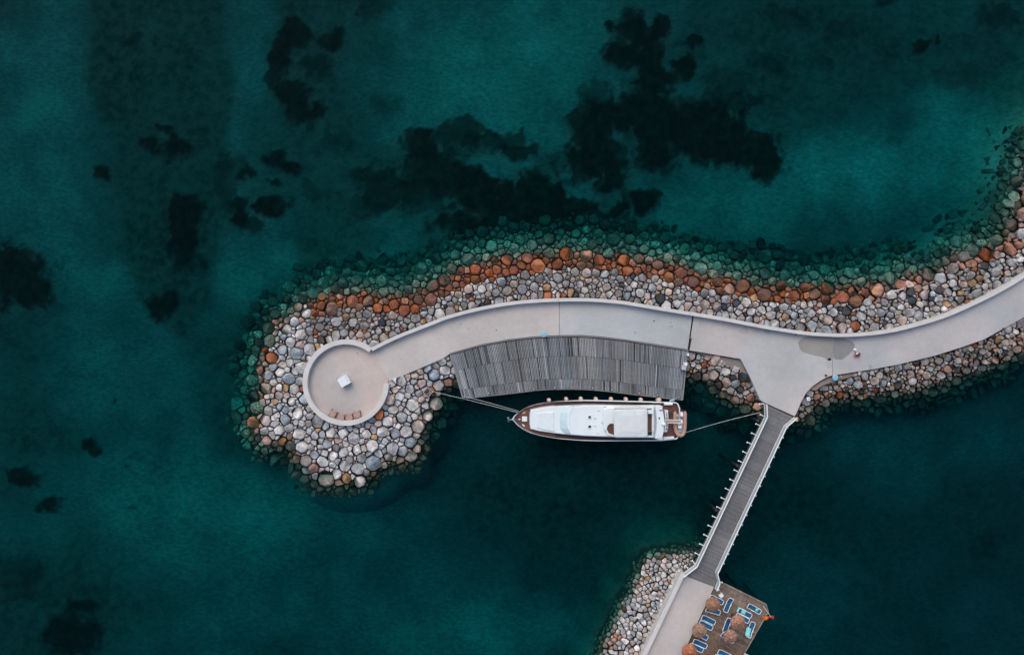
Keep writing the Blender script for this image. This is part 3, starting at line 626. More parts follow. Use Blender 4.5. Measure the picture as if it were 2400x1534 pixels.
for i in range(6, NP, 20):
    for v in (.6, .94):
        a, b = T[i], Bt[i]; p = P(a[0]+(b[0]-a[0])*v, a[1]+(b[1]-a[1])*v, 0)
        MB().lathe([(.16, -7), (.16, ZK-.31)], 10, (p[0]-dc[0], p[1]-dc[1], 0), col=(.06,.055,.05)).build('pile', M['wood'], dock)
def bollard(px, py, label, rot=0):
    p = P(px, py, ZK+.01); t = empty('mooring_bollard', p, rot, label=label, cat='bollard', group='small steel bollards along the dock edge')
    MB().box((0, 0, .02), (.34, .22, .04)).build('base_plate', M['darkmetal'], t)
    MB().lathe([(.06, .04), (.055, .24), (.10, .26), (.10, .31), (.06, .335)], 12).build('post', M['steel'], t, smooth=True)
    MB().tube([(-.15, 0, .2), (.15, 0, .2)], .022, 6).build('cross_bar', M['steel'], t)
ORD = ['first', 'second', 'third', 'fourth', 'fifth', 'sixth', 'seventh', 'eighth', 'ninth', 'tenth']
bl = [(1089,929),(1146,921),(1251,912),(1300,908),(1340,908),(1389,909),(1434,913),(1497,921),(1540,925),(1589,930)]
for i, (x, y) in enumerate(bl):
    lab = 'small steel bollard at the left corner of the dock with a mooring rope' if i == 0 else 'small steel bollard at the right corner of the dock' if i == 9 else f'small steel bollard on the dock edge, {ORD[i]} from the left'
    bollard(x, y, lab, rng.uniform(-.4, .4))
# boxes on the dock
def cabinet(px, py, w, d, h, m, label, rz, z=ZK, name='service_box', cat='box'):
    p = P(px, py, z+.01); t = empty(name, p, rz, label=label, cat=cat)
    MB().box((0, 0, h/2), (w*.92, d*.92, h)).build('body', m, t); MB().prism([(-w/2,-d/2),(w/2,-d/2),(w/2,d/2),(-w/2,d/2)], h+.002, h+.07, bevel=.02).build('lid', m, t)
    MB().box((w*.2, -d*.47, h*.6), (.12, .03, .04)).build('latch', M['darkmetal'], t); return t
cabinet(1604, 852, .36, .44, .75, M['white'], 'small white service box on the right edge of the dock', R(-8))
cabinet(1600.5, 861, .55, .55, .6, M['lilac'], 'lilac plastic box beside the white service box on the dock', R(-12))
cabinet(1610.5, 830, .2, .38, .5, M['white'], 'narrow white post box at the top right corner of the dock', R(-6))

# ------------------------------------------------------------ footbridge
ZB = 1.42
bL = [(1790.5,945.5),(1791.8,975.5),(1629,1321),(1598,1345)]; bR = [(1861,977),(1836.5,997.5),(1676.5,1338),(1682,1360),(1675,1377)]
bc = P(1730, 1150, 0); br = empty('footbridge', (bc[0], bc[1], 0), label='long narrow grey plank footbridge with white railings over the harbour water', cat='bridge')
def bl_(px, py, z): p = P(px, py, z); return (p[0]-bc[0], p[1]-bc[1])
# planks run across; walk down the axis
ax0 = np.array([1818., 945.]); ax1 = np.array([1630., 1350.]); dv = ax1-ax0; Lb = np.linalg.norm(dv); dv /= Lb; nv = np.array([-dv[1], dv[0]]); nv = nv if nv[0] > 0 else -nv
DECK = [(1792,945),(1864,976),(1838.5,997.5),(1679,1338),(1684.5,1360),(1674,1374),(1600,1343),(1631,1321),(1794.5,975.5)]
dk = [bl_(x, y, ZB) for x, y in DECK]
def clip2(poly, n, c):
    return clip(poly, n[0], n[1], c)
o_w = np.array(bl_(*ax0, ZB)); e_w = np.array(bl_(*ax1, ZB)); u = (e_w-o_w)/np.linalg.norm(e_w-o_w); tmin = min(np.dot(np.array(p)-o_w, u) for p in dk); tmax = max(np.dot(np.array(p)-o_w, u) for p in dk)
npk = int((tmax-tmin)/.148)
for i in range(npk):
    a = tmin+(tmax-tmin)*i/npk; b = a+(tmax-tmin)/npk*.86; c0_ = float(np.dot(o_w, u))
    # the deck outline is concave: clip its middle strip by the two edges at this station instead
    pl = []
    for tt_ in (a, b):
        hits = []
        for k in range(len(dk)):
            p, q = np.array(dk[k]), np.array(dk[(k+1) % len(dk)]); dp = np.dot(p-o_w, u)-tt_; dq = np.dot(q-o_w, u)-tt_
            if dp*dq < 0: h = p+(q-p)*dp/(dp-dq); hits.append(h)
        hits.sort(key=lambda h: h[0]); pl.append(hits)
    if len(pl[0]) < 2 or len(pl[1]) < 2: continue
    p4 = [tuple(pl[0][0]), tuple(pl[0][-1]), tuple(pl[1][-1]), tuple(pl[1][0])]
    t = rng.uniform(.145, .20)*(1+.1*math.sin(i*.11)); MB().prism(p4, ZB-.05, ZB+rng.uniform(-.004, .006), col=(t, t*1.02, t*1.06)).build('plank', M['wood'], br, fix=False)
# joists, rails, posts
def rail_side(line, sgn, nm):
    base_ = [bl_(x, y, ZB) for x, y in line]
    for (a, b) in zip(base_, base_[1:]):
        MB().tube([(a[0], a[1], ZB+.12), (b[0], b[1], ZB+.12)], .055, 6).build('toe_rail', M['white'], br)
        MB().tube([(a[0], a[1], ZB+.55), (b[0], b[1], ZB+.55)], .012, 6).build('mid_rail', M['steel'], br)
        MB().tube([(a[0], a[1], ZB+1.02), (b[0], b[1], ZB+1.02)], .075, 8).build('handrail', M['white'], br)
        MB().tube([(a[0], a[1], ZB-.2), (b[0], b[1], ZB-.2)], .12, 4).build('beam', M['darkmetal'], br)
        tx, ty = b[0]-a[0], b[1]-a[1]; l = math.hypot(tx, ty); nx_, ny_ = -ty/l*.012, tx/l*.012
        MB().wall([(a[0]+nx_, a[1]+ny_), (b[0]+nx_, b[1]+ny_)], [(a[0]-nx_, a[1]-ny_), (b[0]-nx_, b[1]-ny_)], ZB+.17, ZB+.94).build('infill_panel', M['infill'], br)
    pts = []
    for (a, b) in zip(base_, base_[1:]):
        L__ = math.dist(a, b); n = max(1, round(L__/1.33))
        for k in range(n): pts.append((a, b, k/n))
    pts.append((base_[-2], base_[-1], 1.))
    for a, b, f in pts:
        x, y = a[0]+(b[0]-a[0])*f, a[1]+(b[1]-a[1])*f; tx, ty = (b[0]-a[0]), (b[1]-a[1]); l = math.hypot(tx, ty); ox, oy = -ty/l, tx/l
        if (ox*sgn) < 0: ox, oy = -ox, -oy
        MB().tube([(x, y, ZB-.05), (x, y, ZB+1.0)], .018, 6).build('post', M['white'], br)
        m = MB(); rz = math.atan2(oy, ox); m.box((x+ox*.33, y+oy*.33, ZB-.03), (.62, .10, .09), rz); m.box((x+ox*.6, y+oy*.6, ZB-.02), (.10, .20, .14), rz)
        m.tube([(x+ox*.58, y+oy*.58, ZB+.02), (x+ox*.05, y+oy*.05, ZB+.25)], .03, 6); m.build('bracket', M['white'], br)
rail_side(bL, -1, 'l'); rail_side(bR, 1, 'r')
for f in (.12, .38, .64, .88):
    for w_ in (-1.0, 1.0):
        c_w = o_w+(e_w-o_w)*f+np.array([-u[1], u[0]])*w_; MB().lathe([(.2, -8), (.2, ZB-.3)], 12, (c_w[0], c_w[1], 0)).build('pile', M['darkmetal'], br)

# ------------------------------------------------------------ timber sun deck with loungers and thatched parasols
ZS = 1.15
SD = [(1688,1363.5),(1795,1416),(1800,1431),(1741,1534),(1665,1690),(1560,1690),(1601,1534),(1675,1376)]
sdc = P(1710, 1480, 0); sd = empty('sun_deck', (sdc[0], sdc[1], 0), label='brown weathered timber bathing deck beside the lower jetty path', cat='deck')
def sl_(px, py, z=ZS): p = P(px, py, z); return (p[0]-sdc[0], p[1]-sdc[1])
sdp = [sl_(x, y) for x, y in SD]; e1 = np.array(sl_(1795,1416))-np.array(sl_(1688,1363.5)); e1 /= np.linalg.norm(e1); n1 = np.array([e1[1], -e1[0]])
base0 = np.array(sl_(1688,1363.5)); dmax = max(np.dot(np.array(p)-base0, n1) for p in sdp); npl = int(dmax/.17)
for i in range(npl):
    hl = []
    for t_ in (i*.17+.012, (i+1)*.17-.012):
        hits = []
        for k in range(len(sdp)):
            p, q = np.array(sdp[k]), np.array(sdp[(k+1) % len(sdp)]); dp = np.dot(p-base0, n1)-t_; dq = np.dot(q-base0, n1)-t_
            if dp*dq < 0: hits.append(p+(q-p)*dp/(dp-dq))
        hits.sort(key=lambda h: h[0]); hl.append(hits)
    if len(hl[0]) < 2 or len(hl[1]) < 2: continue
    a, b, c, d = hl[0][0], hl[0][-1], hl[1][-1], hl[1][0]; t = rng.uniform(.75, 1.2); fr_ = i/npl
    colr = np.array((.20,.155,.125))*(1-min(1, fr_*1.3))+np.array((.19,.115,.075))*min(1, fr_*1.3)
    MB().prism([tuple(a), tuple(b), tuple(c), tuple(d)], ZS-.05, ZS+rng.uniform(-.005,.006), col=tuple(colr*t)).build('plank', M['brownwood'], sd, fix=False)
ed = [sl_(*p) for p in (SD[0], SD[1], SD[2], SD[3], SD[4])]
ed = [sl_(*p) for p in SD[:5]]; MB().wall(ed, offset(ed, .12), ZS-.3, ZS+.05, col=(.28,.24,.20)).build('edge_board', M['brownwood'], sd)
for x, y in ((1700,1372),(1745,1394),(1790,1418),(1790,1440),(1765,1485),(1740,1525),(1650,1500),(1700,1460)):
    p = sl_(x, y); MB().lathe([(.15,-8),(.15,ZS-.06)], 10, (p[0], p[1], 0), col=(.05,.04,.035)).build('pile', M['brownwood'], sd)
def make_lounger():
    t = empty('sun_lounger', (0, 0, 0)); w = .31; Lg = .97
    f = MB()   # white tubular frame with a raised back (head at -x)
    f.tube([(-.95,-w,.62),(-.35,-w,.36),(Lg-.1,-w,.36),(Lg,-w+.08,.36),(Lg,w-.08,.36),(Lg-.1,w,.36),(-.35,w,.36),(-.95,w,.62),(-1.0,w-.08,.64),(-1.0,-w+.08,.64),(-.95,-w,.62)], .042, 6)
    f.build('frame', M['white'], t)
    s = MB(); s.add([(-.36,-w+.05,.36),(.93,-w+.05,.355),(.93,w-.05,.355),(-.36,w-.05,.36),(-.36,-w+.05,.34),(.93,-w+.05,.335),(.93,w-.05,.335),(-.36,w-.05,.34)], ((0,1,2,3),(7,6,5,4),(0,4,5,1),(1,5,6,2),(2,6,7,3),(3,7,4,0))); s.build('seat', M['blue'], t)
    s = MB(); s.add([(-.96,-w+.06,.62),(-.38,-w+.05,.37),(-.38,w-.05,.37),(-.96,w-.06,.62),(-.96,-w+.06,.60),(-.38,-w+.05,.35),(-.38,w-.05,.35),(-.96,w-.06,.60)], ((0,1,2,3),(7,6,5,4),(0,4,5,1),(1,5,6,2),(2,6,7,3),(3,7,4,0))); s.build('backrest', M['blue'], t)
    for x, y in ((-.3,-w),(-.3,w),(.75,-w),(.75,w)): MB().tube([(x, y, 0), (x, y*.98, .34)], .025, 6).build('leg', M['white'], t)
    for y in (-w-.02, w+.02): MB().box((-.12, y, .47), (.34, .05, .035)).build('armrest', M['white'], t)
    return t
LG = [(1677,1401.5,-27,'blue lounger with white frame sticking out above the highest thatched parasol'),
 (1704.5,1414,-112,'blue lounger lying lengthwise just right of the highest thatched parasol'),
 (1669,1427.5,-18,'blue lounger half hidden under the lower rim of the highest thatched parasol'),
 (1658,1448.5,-27,'upper blue lounger of the pair below the highest thatched parasol'),
 (1652,1461,-27,'lower blue lounger of the pair just above the second thatched parasol on the left'),
 (1641,1484,-27,'blue lounger hidden under the second left parasol but for its foot end'),
 (1638.5,1504,-25,'upper blue lounger of the pair between the second left and the bottom parasol'),
 (1629.5,1513.5,-25,'lower blue lounger of the pair touching the bottom left parasol'),
 (1702,1460.5,-108,'blue lounger standing lengthwise left of the largest right hand parasol'),
 (1765,1422.5,-30,'blue lounger touching the orange flag, crumpled cyan cloth at its foot'),
 (1743,1433,-27,'lounger with a cyan towel over its upper half, above the right hand parasols'),
 (1737,1444.5,-27,'blue lounger partly covered by the upper right parasol, below the one with the cyan towel'),
 (1757,1470.5,68,'lounger near the harbour edge of the deck with a cyan towel over its lower half'),
 (1703,1490,-35,'lounger nearly all hidden under the lower right parasol, white frame end showing'),
 (1696,1528.5,-27,'blue lounger cut by the bottom of the picture, nearest the lower right parasol'),
 (1687,1540,-27,'blue lounger at the very bottom behind the one nearest the lower right parasol'),
 (1740,1544,-112,'white framed lounger end at the bottom right edge of the deck')]
lp = None
for i, (x, y, a, lab) in enumerate(LG):
    if lp is None: lp = make_lounger(); o = lp
    else: o = copy_tree(lp)
    o.location = P(x, y, ZS+.01); o.rotation_euler = (0, 0, R(a)); tag(o, lab, 'sun lounger', 'blue sun loungers on the timber deck')
def towel(px, py, a, L0, L1, w, lab, crumple=False, z=ZS):
    t = empty('towel', P(px, py, z+.39), R(a), label=lab, cat='towel'); n = 10; m = 6; vs = []; fs = []
    for i in range(n+1):
        for j in range(m+1):
            x = L0+(L1-L0)*i/n; y = (j/m-.5)*w
            h = .03+.02*math.sin(i*1.3)+.015*math.sin(j*2+i); 
            if x < -.36: h += (-.36-x)*.43
            if abs(j-m/2) == m/2: h -= .10
            if crumple: h += .10*rng.random(); x += rng.uniform(-.06, .06); y += rng.uniform(-.05, .05)
            vs.append((x, y, h))
    for i in range(n):
        for j in range(m): a_ = i*(m+1)+j; fs.append((a_, a_+m+1, a_+m+2, a_+1))
    o = MB().add(vs, fs).build('cloth', M['cyan'], t, smooth=True); o.modifiers.new('thick', 'SOLIDIFY').thickness = .015
towel(1743, 1433, -27, -1.0, .25, .66, 'bright cyan towel spread over the head half of a lounger')
towel(1757, 1470.5, 68, -1.02, -.0, .66, 'bright cyan towel spread on the lower half of the lounger by the deck edge')
towel(1765, 1422.5, -30, .35, .72, .42, 'small crumpled cyan cloth on the lounger beside the flag', True)
def make_parasol(r, tint, seed):
    t = empty('thatched_parasol', (0, 0, 0)); q = random.Random(seed)
    MB().lathe([(.22, 0), (.22, .08)], 14).build('base', M['darkmetal'], t); MB().tube([(0, 0, .08), (0, 0, 2.35)], .045, 8).build('pole', M['bark'], t)
    m = MB(); n = 40                          # reed layers as ragged strips
    for lay in range(6):
        r0 = r*(lay/6)*.98; r1 = r*((lay+1.6)/6); r1 = min(r1, r)
        for k in range(n):
            a = 2*math.pi*(k+q.random())/n; da = 2*math.pi/n*.95; rr1 = r1*q.uniform(.93, 1.03); z0 = 2.50-r0*.42-.0*lay+.03; z1 = 2.50-rr1*.42+.03*(6-lay)/6+q.uniform(-.015,.015)
            c = np.array(tint)*q.uniform(.65, 1.3)*(1.0 if lay < 5 else .9)
            m.add([(r0*math.cos(a-da/2), r0*math.sin(a-da/2), z0), (rr1*math.cos(a-da*.55), rr1*math.sin(a-da*.55), z1), (rr1*math.cos(a+da*.55), rr1*math.sin(a+da*.55), z1-.01), (r0*math.cos(a+da/2), r0*math.sin(a+da/2), z0)], ((0,1,2,3),), tuple(c))
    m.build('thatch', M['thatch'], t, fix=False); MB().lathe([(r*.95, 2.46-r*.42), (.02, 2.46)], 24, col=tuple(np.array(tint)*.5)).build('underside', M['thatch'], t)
    MB().lathe([(.13, 2.44), (.10, 2.56), (.04, 2.66)], 12, col=tuple(np.array(tint)*1.35)).build('cap', M['thatch'], t)
    for k in range(8): a = k*math.pi/4; MB().tube([(.05*math.cos(a), .05*math.sin(a), 2.42), (r*.9*math.cos(a), r*.9*math.sin(a), 2.42-r*.38)], .014, 5).build('rib', M['bark'], t)
    return t
for i, (x, y, r, c, lab) in enumerate([(1671.5,1416.5,.95,(.30,.17,.11),'highest thatched parasol, dark brown, at the left edge of the deck'),
  (1640,1478,.96,(.31,.20,.14),'second thatched parasol down the path side of the deck, patchy brown'),
  (1616,1526,.96,(.40,.16,.09),'rusty orange thatched parasol at the bottom, overlapping the concrete path'),
  (1730,1458,.96,(.36,.20,.14),'reddish thatched parasol on the right, the higher of the touching pair'),
  (1711.6,1491,.90,(.34,.20,.15),'smaller pinkish thatched parasol, the lower of the touching pair')]):
    o = make_parasol(r, c, i); o.location = P(x, y, 2.3)[:2]+(ZS+.01-.15,) if False else (*P2(x, y, 3.4), ZS+.01); tag(o, lab, 'parasol', 'thatched parasols on the timber deck')
t = empty('plastic_table', P(1688, 1391.5, ZS+.01), R(40), label='small square white plastic table near the bridge end of the deck', cat='table')
MB().prism([(-.26,-.26),(.26,-.26),(.26,.26),(-.26,.26)], .42, .46, bevel=.015).build('table_top', M['white'], t)
for sx in (-1, 1):
    for sy in (-1, 1): MB().tube([(sx*.22, sy*.22, 0), (sx*.2, sy*.2, .42)], .025, 6).build('leg', M['white'], t)
# flag on a leaning pole at the deck corner
fl = empty('flag', P(1789, 1419, ZS), label='small orange and red flag leaning out from the outer corner of the deck', cat='flag')
MB().tube([(0, 0, 0), (.1, -.25, 1.1), (.22, -.55, 2.1)], .025, 6).build('flagpole', M['white'], fl)
for nm, m, x0, x1 in (('orange_stripe', M['orange'], -.55, -.1), ('red_stripe', M['flagred'], -.1, .55)):
    vs = []; fs = []
    for i in range(7):
        for j in range(4):
            x = x0+(x1-x0)*i/6; vs.append((x+.05, -.62-j*.13+.1*math.sin(x*5)+(x*-.1), 1.7+.12*math.sin(x*9+j)-j*.1-abs(x)*.2))
    for i in range(6):
        for j in range(3): a_ = i*4+j; fs.append((a_, a_+4, a_+5, a_+1))
    vs = [(v[0]*1.35, (v[1]+.62)*1.3-.62, v[2]) for v in vs]; o = MB().add(vs, fs).build(nm, m, fl, smooth=True); o.modifiers.new('thick', 'SOLIDIFY').thickness = .01

# ------------------------------------------------------------ motor yacht
ZG = 2.05
UP = [(1200,981),(1206,972),(1215,964),(1227,955.5),(1239,950),(1258,944),(1278,941),(1305,938.2),(1340,936.8),(1369,936.4),(1408,937),(1447,938),(1490,939),(1519,940),(1550,941),(1584,942),(1589,944.5),(1593.5,957),(1594,972)]
DN = [(1201,983),(1206,989.5),(1215,999),(1227,1008),(1243,1016),(1262,1022),(1290,1027),(1313,1029.5),(1340,1031),(1369,1032.3),(1408,1033.2),(1447,1033.2),(1490,1032.8),(1519,1032.6),(1548,1032.4),(1572,1030),(1586,1028.5),(1590,1024),(1593,1005)]
yc = P(1400, 985, 0); ya = empty('motor_yacht', (yc[0], yc[1], 0), label='white motor yacht with teak side decks moored below the timber dock', cat='yacht')
def yl(px, py, z): p = P(px, py, z); return (p[0]-yc[0], p[1]-yc[1])
OUT = [yl(x, y, ZG) for x, y in UP]+[yl(x, y, ZG) for x, y in DN[::-1]]
cy0 = np.mean([p[1] for p in OUT])
def shrink(poly, ky, kx=1., dx=0.):
    out = []
    for x, y in poly:
        mid = yl(1200, 982, ZG); cyy = mid[1]+(x-mid[0])*(-.02); b = max(0, 1-(x-mid[0])/9.); out.append((x*kx+dx+b*b*(1-ky)*5.5*.5, cyy+(y-cyy)*(ky-.12*b)))
    return out
n = len(OUT); hullv = []; hf = []
rings = [(-.9, .45), (-.3, .72), (.0, .84), (.9, .93), (1.7, .985), (ZG, 1.0)]
for z, k in rings: hullv += [(x, y, z) for x, y in shrink(OUT, k)]
for i in range(len(rings)-1):
    for k in range(n): hf.append((i*n+k, i*n+(k+1) % n, (i+1)*n+(k+1) % n, (i+1)*n+k))
hf.append(tuple(range(n))); MB().add(hullv, hf).build('hull', M['gel'], ya, smooth=True)
I1 = inset(OUT, .13); MB().wall(shrink(OUT, 1.), I1, ZG-.1, ZG+.05, closed=True).build('gunwale', M['gel'], ya)
MB().prism(inset(OUT, .10), 1.6, 1.72).build('teak_deck', M['teak'], ya)
SUP = [(1243,959.5),(1266,954.5),(1296,950.5),(1340,948),(1369,947.3),(1408,948),(1450,949),(1490,949.8),(1535,949),(1546,949.5),(1553,954),(1557,975),(1558,995),(1556,1012),(1552,1026),(1535,1027),(1490,1026),(1447,1025),(1408,1024),(1369,1022.5),(1340,1020.5),(1297,1015.5),(1264.5,1011),(1242.5,1005.5),(1240.5,994),(1240,981),(1241,969)]
Z1 = 2.55
sup = [yl(x, y, Z1) for x, y in SUP]; sup = inset(sup, .07); low = inset(sup, -.05)
fore = [p for p in SUP if p[0] < 1345]
MB().prism(low, 1.72, Z1, taper=sup, bevel=.06).build('cabin', M['gel'], ya)
# upper saloon roof (behind the screen)
Z2 = 3.3; UPR = [(1338,953),(1369,950.3),(1408,950),(1450,951),(1490,951.5),(1534,951),(1534,1025),(1490,1024.5),(1447,1023.5),(1408,1022.5),(1369,1021),(1338,1018),(1330,1003),(1328,985),(1330,967)]
up = [yl(x, y, Z2) for x, y in UPR]; MB().prism(inset(up, -.08), Z1-.02, Z2, taper=up, bevel=.08).build('saloon_roof', M['gel'], ya)
# sloping screen cover
a = [yl(x, y, Z1+.03) for x, y in ((1322,953.5),(1314,966),(1311,985),(1313,1003),(1321,1014))]; b = [yl(x, y, Z2+.03) for x, y in ((1345,952.5),(1337,966),(1335,985),(1337,1003),(1345,1018))]
sc_ = MB(); sc_.add([(x, y, Z1+.03) for x, y in a]+[(x, y, Z2+.03) for x, y in b]+[(x, y, Z1-.1) for x, y in a]+[(x, y, Z1-.1) for x, y in b], [(i, i+1, 5+i+1, 5+i) for i in range(4)]+[(10+i, 15+i, 16+i, 11+i) for i in range(4)]+[(i, 10+i, 11+i, i+1) for i in range(4)]+[(5+i, 6+i, 16+i, 15+i) for i in range(4)]+[(0, 5, 15, 10), (4, 14, 19, 9)])
sc_.build('windscreen_cover', M['screen'], ya)
# dark side windows
for sgn, ln in ((1, [(1300,950.2),(1340,947.8),(1400,947.9),(1450,949),(1530,949.2)]), (-1, [(1300,1016),(1340,1020.7),(1400,1024),(1450,1025.3),(1530,1027)])):
    A = [yl(x, y, Z1) for x, y in ln]; A = [(x, y+sgn*.075) for x, y in A]; B = [(x, y+sgn*.05) for x, y in A]
    MB().wall(A, B, 1.98, 2.34).build('window', M['glass'], ya)
# sun pad on the coachroof
pad = [(1259,969),(1272,966.5),(1298,965),(1299,1011),(1272,1006),(1259,1002)]
MB().prism([yl(x, y, Z1+.12) for x, y in pad], Z1+.002, Z1+.13, bevel=.05).build('sun_pad', M['pad'], ya)
for x, y in ((1382, 976.7), (1382, 999)):
    p = yl(x, y, Z2+.1); MB().box((p[0], p[1], Z2+.05), (.42, .42, .1)).build('hatch_frame', M['gel'], ya); MB().box((p[0], p[1], Z2+.105), (.29, .29, .03)).build('hatch', M['black'], ya)
for x, y, a in ((1403,962,.3),(1395,980,0),(1395,998,-.2),(1418,952.5,0),(1402,1015,-.3),(1412,990,.2)):
    p = yl(x, y, Z2+.05); MB().box((p[0], p[1], Z2+.03), (.3, .05, .06), a).build('grab_handle', M['steel'], ya)
# flybridge: raised rounded coaming, teak cockpit, bimini
FL = [(1420,955),(1440,953),(1532,952.5),(1532,1024),(1440,1023.5),(1424,1018),(1417,1003),(1414,985),(1416,968)]
fo = [yl(x, y, Z2+.35) for x, y in FL]; fi = inset(fo, .2)
MB().wall(fo, fi, Z2, Z2+.36, closed=True).build('flybridge_coaming', M['gel'], ya)
MB().prism(inset(fo, .22), Z2+.02, Z2+.06).build('cockpit_floor', M['teak'], ya)
MB().prism([yl(x, y, Z2+.45) for x, y in ((1415,957),(1441,955),(1441,993),(1430,993),(1424,999),(1422,1012),(1417,1008),(1413,985))], Z2+.08, Z2+.45, bevel=.08).build('console', M['gel'], ya)
ZBm = 4.9; BM = []
for (cx_, cy_), a in (((1444,964),180),((1513,963),270),((1513,1020),0),((1445,1020),90)):
    for k in range(6): t_ = R(a+k*18); BM.append((cx_+5.5*math.cos(t_), cy_+5.5*math.sin(t_)))
bmn = [yl(x, y, ZBm) for x, y in BM]; m = MB(); nb = len(bmn); bcx = sum(p[0] for p in bmn)/nb; bcy = sum(p[1] for p in bmn)/nb
i2 = [(bcx+(x-bcx)*.94, bcy+(y-bcy)*.93) for x, y in bmn]; i3 = [(bcx+(x-bcx)*.6, bcy+(y-bcy)*.55) for x, y in bmn]
m.add([(x, y, ZBm-.14) for x, y in bmn]+[(x, y, ZBm) for x, y in i2]+[(x, y, ZBm+.1) for x, y in i3], [(i, (i+1) % nb, nb+(i+1) % nb, nb+i) for i in range(nb)]+[(nb+i, nb+(i+1) % nb, 2*nb+(i+1) % nb, 2*nb+i) for i in range(nb)]+[tuple(range(2*nb, 3*nb)), tuple(range(nb))[::-1]]); m.build('bimini_top', M['cover'], ya)
for x in (1441, 1464, 1487, 1516):
    p = yl(x, 962, ZBm); q = yl(x, 1022, ZBm); r1 = yl(x, 956, Z2+.3); r2 = yl(x, 1023, Z2+.3)
    MB().tube([(r1[0], r1[1], Z2+.3), (p[0], p[1], ZBm-.1), (q[0], q[1], ZBm-.1), (r2[0], r2[1], Z2+.3)], .025, 6).build('bimini_frame', M['steel'], ya)
p = yl(1470, 992, ZBm+.12); MB().tube([(yl(1487,962,ZBm)[0], yl(1487,962,ZBm)[1], ZBm+.085), (yl(1487,1022,ZBm)[0], yl(1487,1022,ZBm)[1], ZBm+.085)], .035, 6).build('bimini_seam', M['cover'], ya)
p = yl(1525, 964.5, Z2+.7); MB().box((p[0], p[1], Z2+.38), (.62, .5, .62)).build('locker', M['gel'], ya)
p = yl(1524, 1016, Z2+.2); MB().box((p[0], p[1], Z2+.09), (.4, .55, .04)).build('stair_well', M['black'], ya)
MB().tube([(p[0]-.3, p[1]+.35, Z2+.5), (p[0]+.3, p[1]+.35, Z2+.5), (p[0]+.3, p[1]-.3, Z2+.5)], .025, 6).build('hand_rail', M['steel'], ya)
# radar arch / aft hardtop
ZA = 3.9; AR = [(1535,949.5),(1545,949.5),(1552,953),(1556,972),(1558,990),(1556,1010),(1552,1026.5),(1535,1027.5),(1538,1010),(1539.5,990),(1538,968)]
MB().prism([yl(x, y, ZA) for x, y in AR], ZA-.2, ZA, bevel=.06).build('arch', M['gel'], ya)
for x, y in ((1543,951),(1543,1025)): p = yl(x, y, 2.9); MB().box((p[0], p[1], 3.0), (.7, .16, 1.6)).build('arch_leg', M['gel'], ya)
p = yl(1545, 979, ZA); MB().lathe([(.10, ZA+.0), (.10, ZA+.12), (.03, ZA+.2)], 12, (p[0], p[1], 0)).build('antenna', M['black'], ya)
p = yl(1555, 993, ZA); MB().lathe([(.24, ZA), (.26, ZA+.14), (.2, ZA+.28), (.05, ZA+.34)], 16, (p[0], p[1], 0)).build('radar_dome', M['gel'], ya, smooth=True)
p = yl(1549, 961, ZA); MB().box((p[0], p[1], ZA+.02), (.42, .12, .05)).build('lamp_bar', M['darkwood'], ya)
p = yl(1543, 1015, ZA); MB().tube([(p[0], p[1], ZA), (p[0]-.1, p[1], ZA+1.0)], .012, 5).build('aerial', M['steel'], ya)
# aft deck: seat unit, side lockers, stair grille, davit
m = MB(); AF = [(1557.5,961),(1566,961),(1567,985),(1566,1006),(1563,1012),(1557,1012.5),(1559,995),(1559.5,978)]
MB().prism([yl(x, y, 2.6) for x, y in AF], 1.73, 2.6, bevel=.06).build('seat_unit', M['gel'], ya)
for y0, y1 in ((966,975),(977,982),(985,992),(996,999),(1002,1007)):
    q = [yl(x, y, 2.62) for x, y in ((1561.5,y0),(1564.5,y0),(1564.5,y1),(1561.5,y1))]; MB().prism(q, 2.602, 2.63).build('recess_lid', M['darkwood'] if y1-y0 < 6 else M['rosewood'], ya)
MB().prism([yl(x, y, 2.25) for x, y in ((1556.5,943.5),(1577,944),(1577,949),(1557,949))], 1.73, 2.25, bevel=.05).build('side_locker', M['gel'], ya)
MB().prism([yl(x, y, 2.25) for x, y in ((1553,1024),(1580,1022.5),(1580,1028),(1556,1030.5))], 1.73, 2.25, bevel=.05).build('side_locker', M['gel'], ya)
for k in range(6):
    a = yl(1567.5+k*1.45, 963, 1.9); b = yl(1567.5+k*1.45, 976, 1.9); MB().tube([(a[0], a[1], 1.83), (b[0], b[1], 1.83)], .022, 5).build('grille_bar', M['steel'], ya)
p = yl(1537, 946, 2.2)
MB().tube([(p[0]-.3, p[1]+.05, 1.9), (p[0]+.2, p[1], 2.15), (p[0]+.9, p[1]+.1, 2.15), (p[0]+1.2, p[1]-.2, 1.9)], .05, 6).build('hose', M['darkmetal'], ya)
a = yl(1563, 987, 3.1); b = yl(1599, 987.5, 3.1)
MB().box(((a[0]+b[0])/2, a[1], 3.0), (b[0]-a[0], .34, .12)).build('davit_arm', M['rosewood'], ya)
for dy in (-.21, .21): MB().tube([(a[0], a[1]+dy, 3.05), (b[0], b[1]+dy, 3.05)], .035, 6).build('davit_rail', M['white'], ya)
MB().box((b[0]-.08, b[1], 3.12), (.2, .34, .14)).build('davit_head', M['white'], ya); MB().lathe([(.14, 1.72), (.12, 3.0)], 12, (a[0]+.1, a[1], 0)).build('davit_post', M['white'], ya)
# stern rail
MB().tube([(*yl(1577,942.5,2.5),2.5), (*yl(1586,943.5,2.5),2.5), (*yl(1590,947,2.5),2.5), (*yl(1594,958,2.5),2.5)], .035, 6).build('stern_rail', M['white'], ya)
MB().prism([yl(x, y, .9) for x, y in ((1590,960),(1606,962),(1606,1020),(1591,1023))], .55, .75).build('swim_platform', M['teak'], ya)
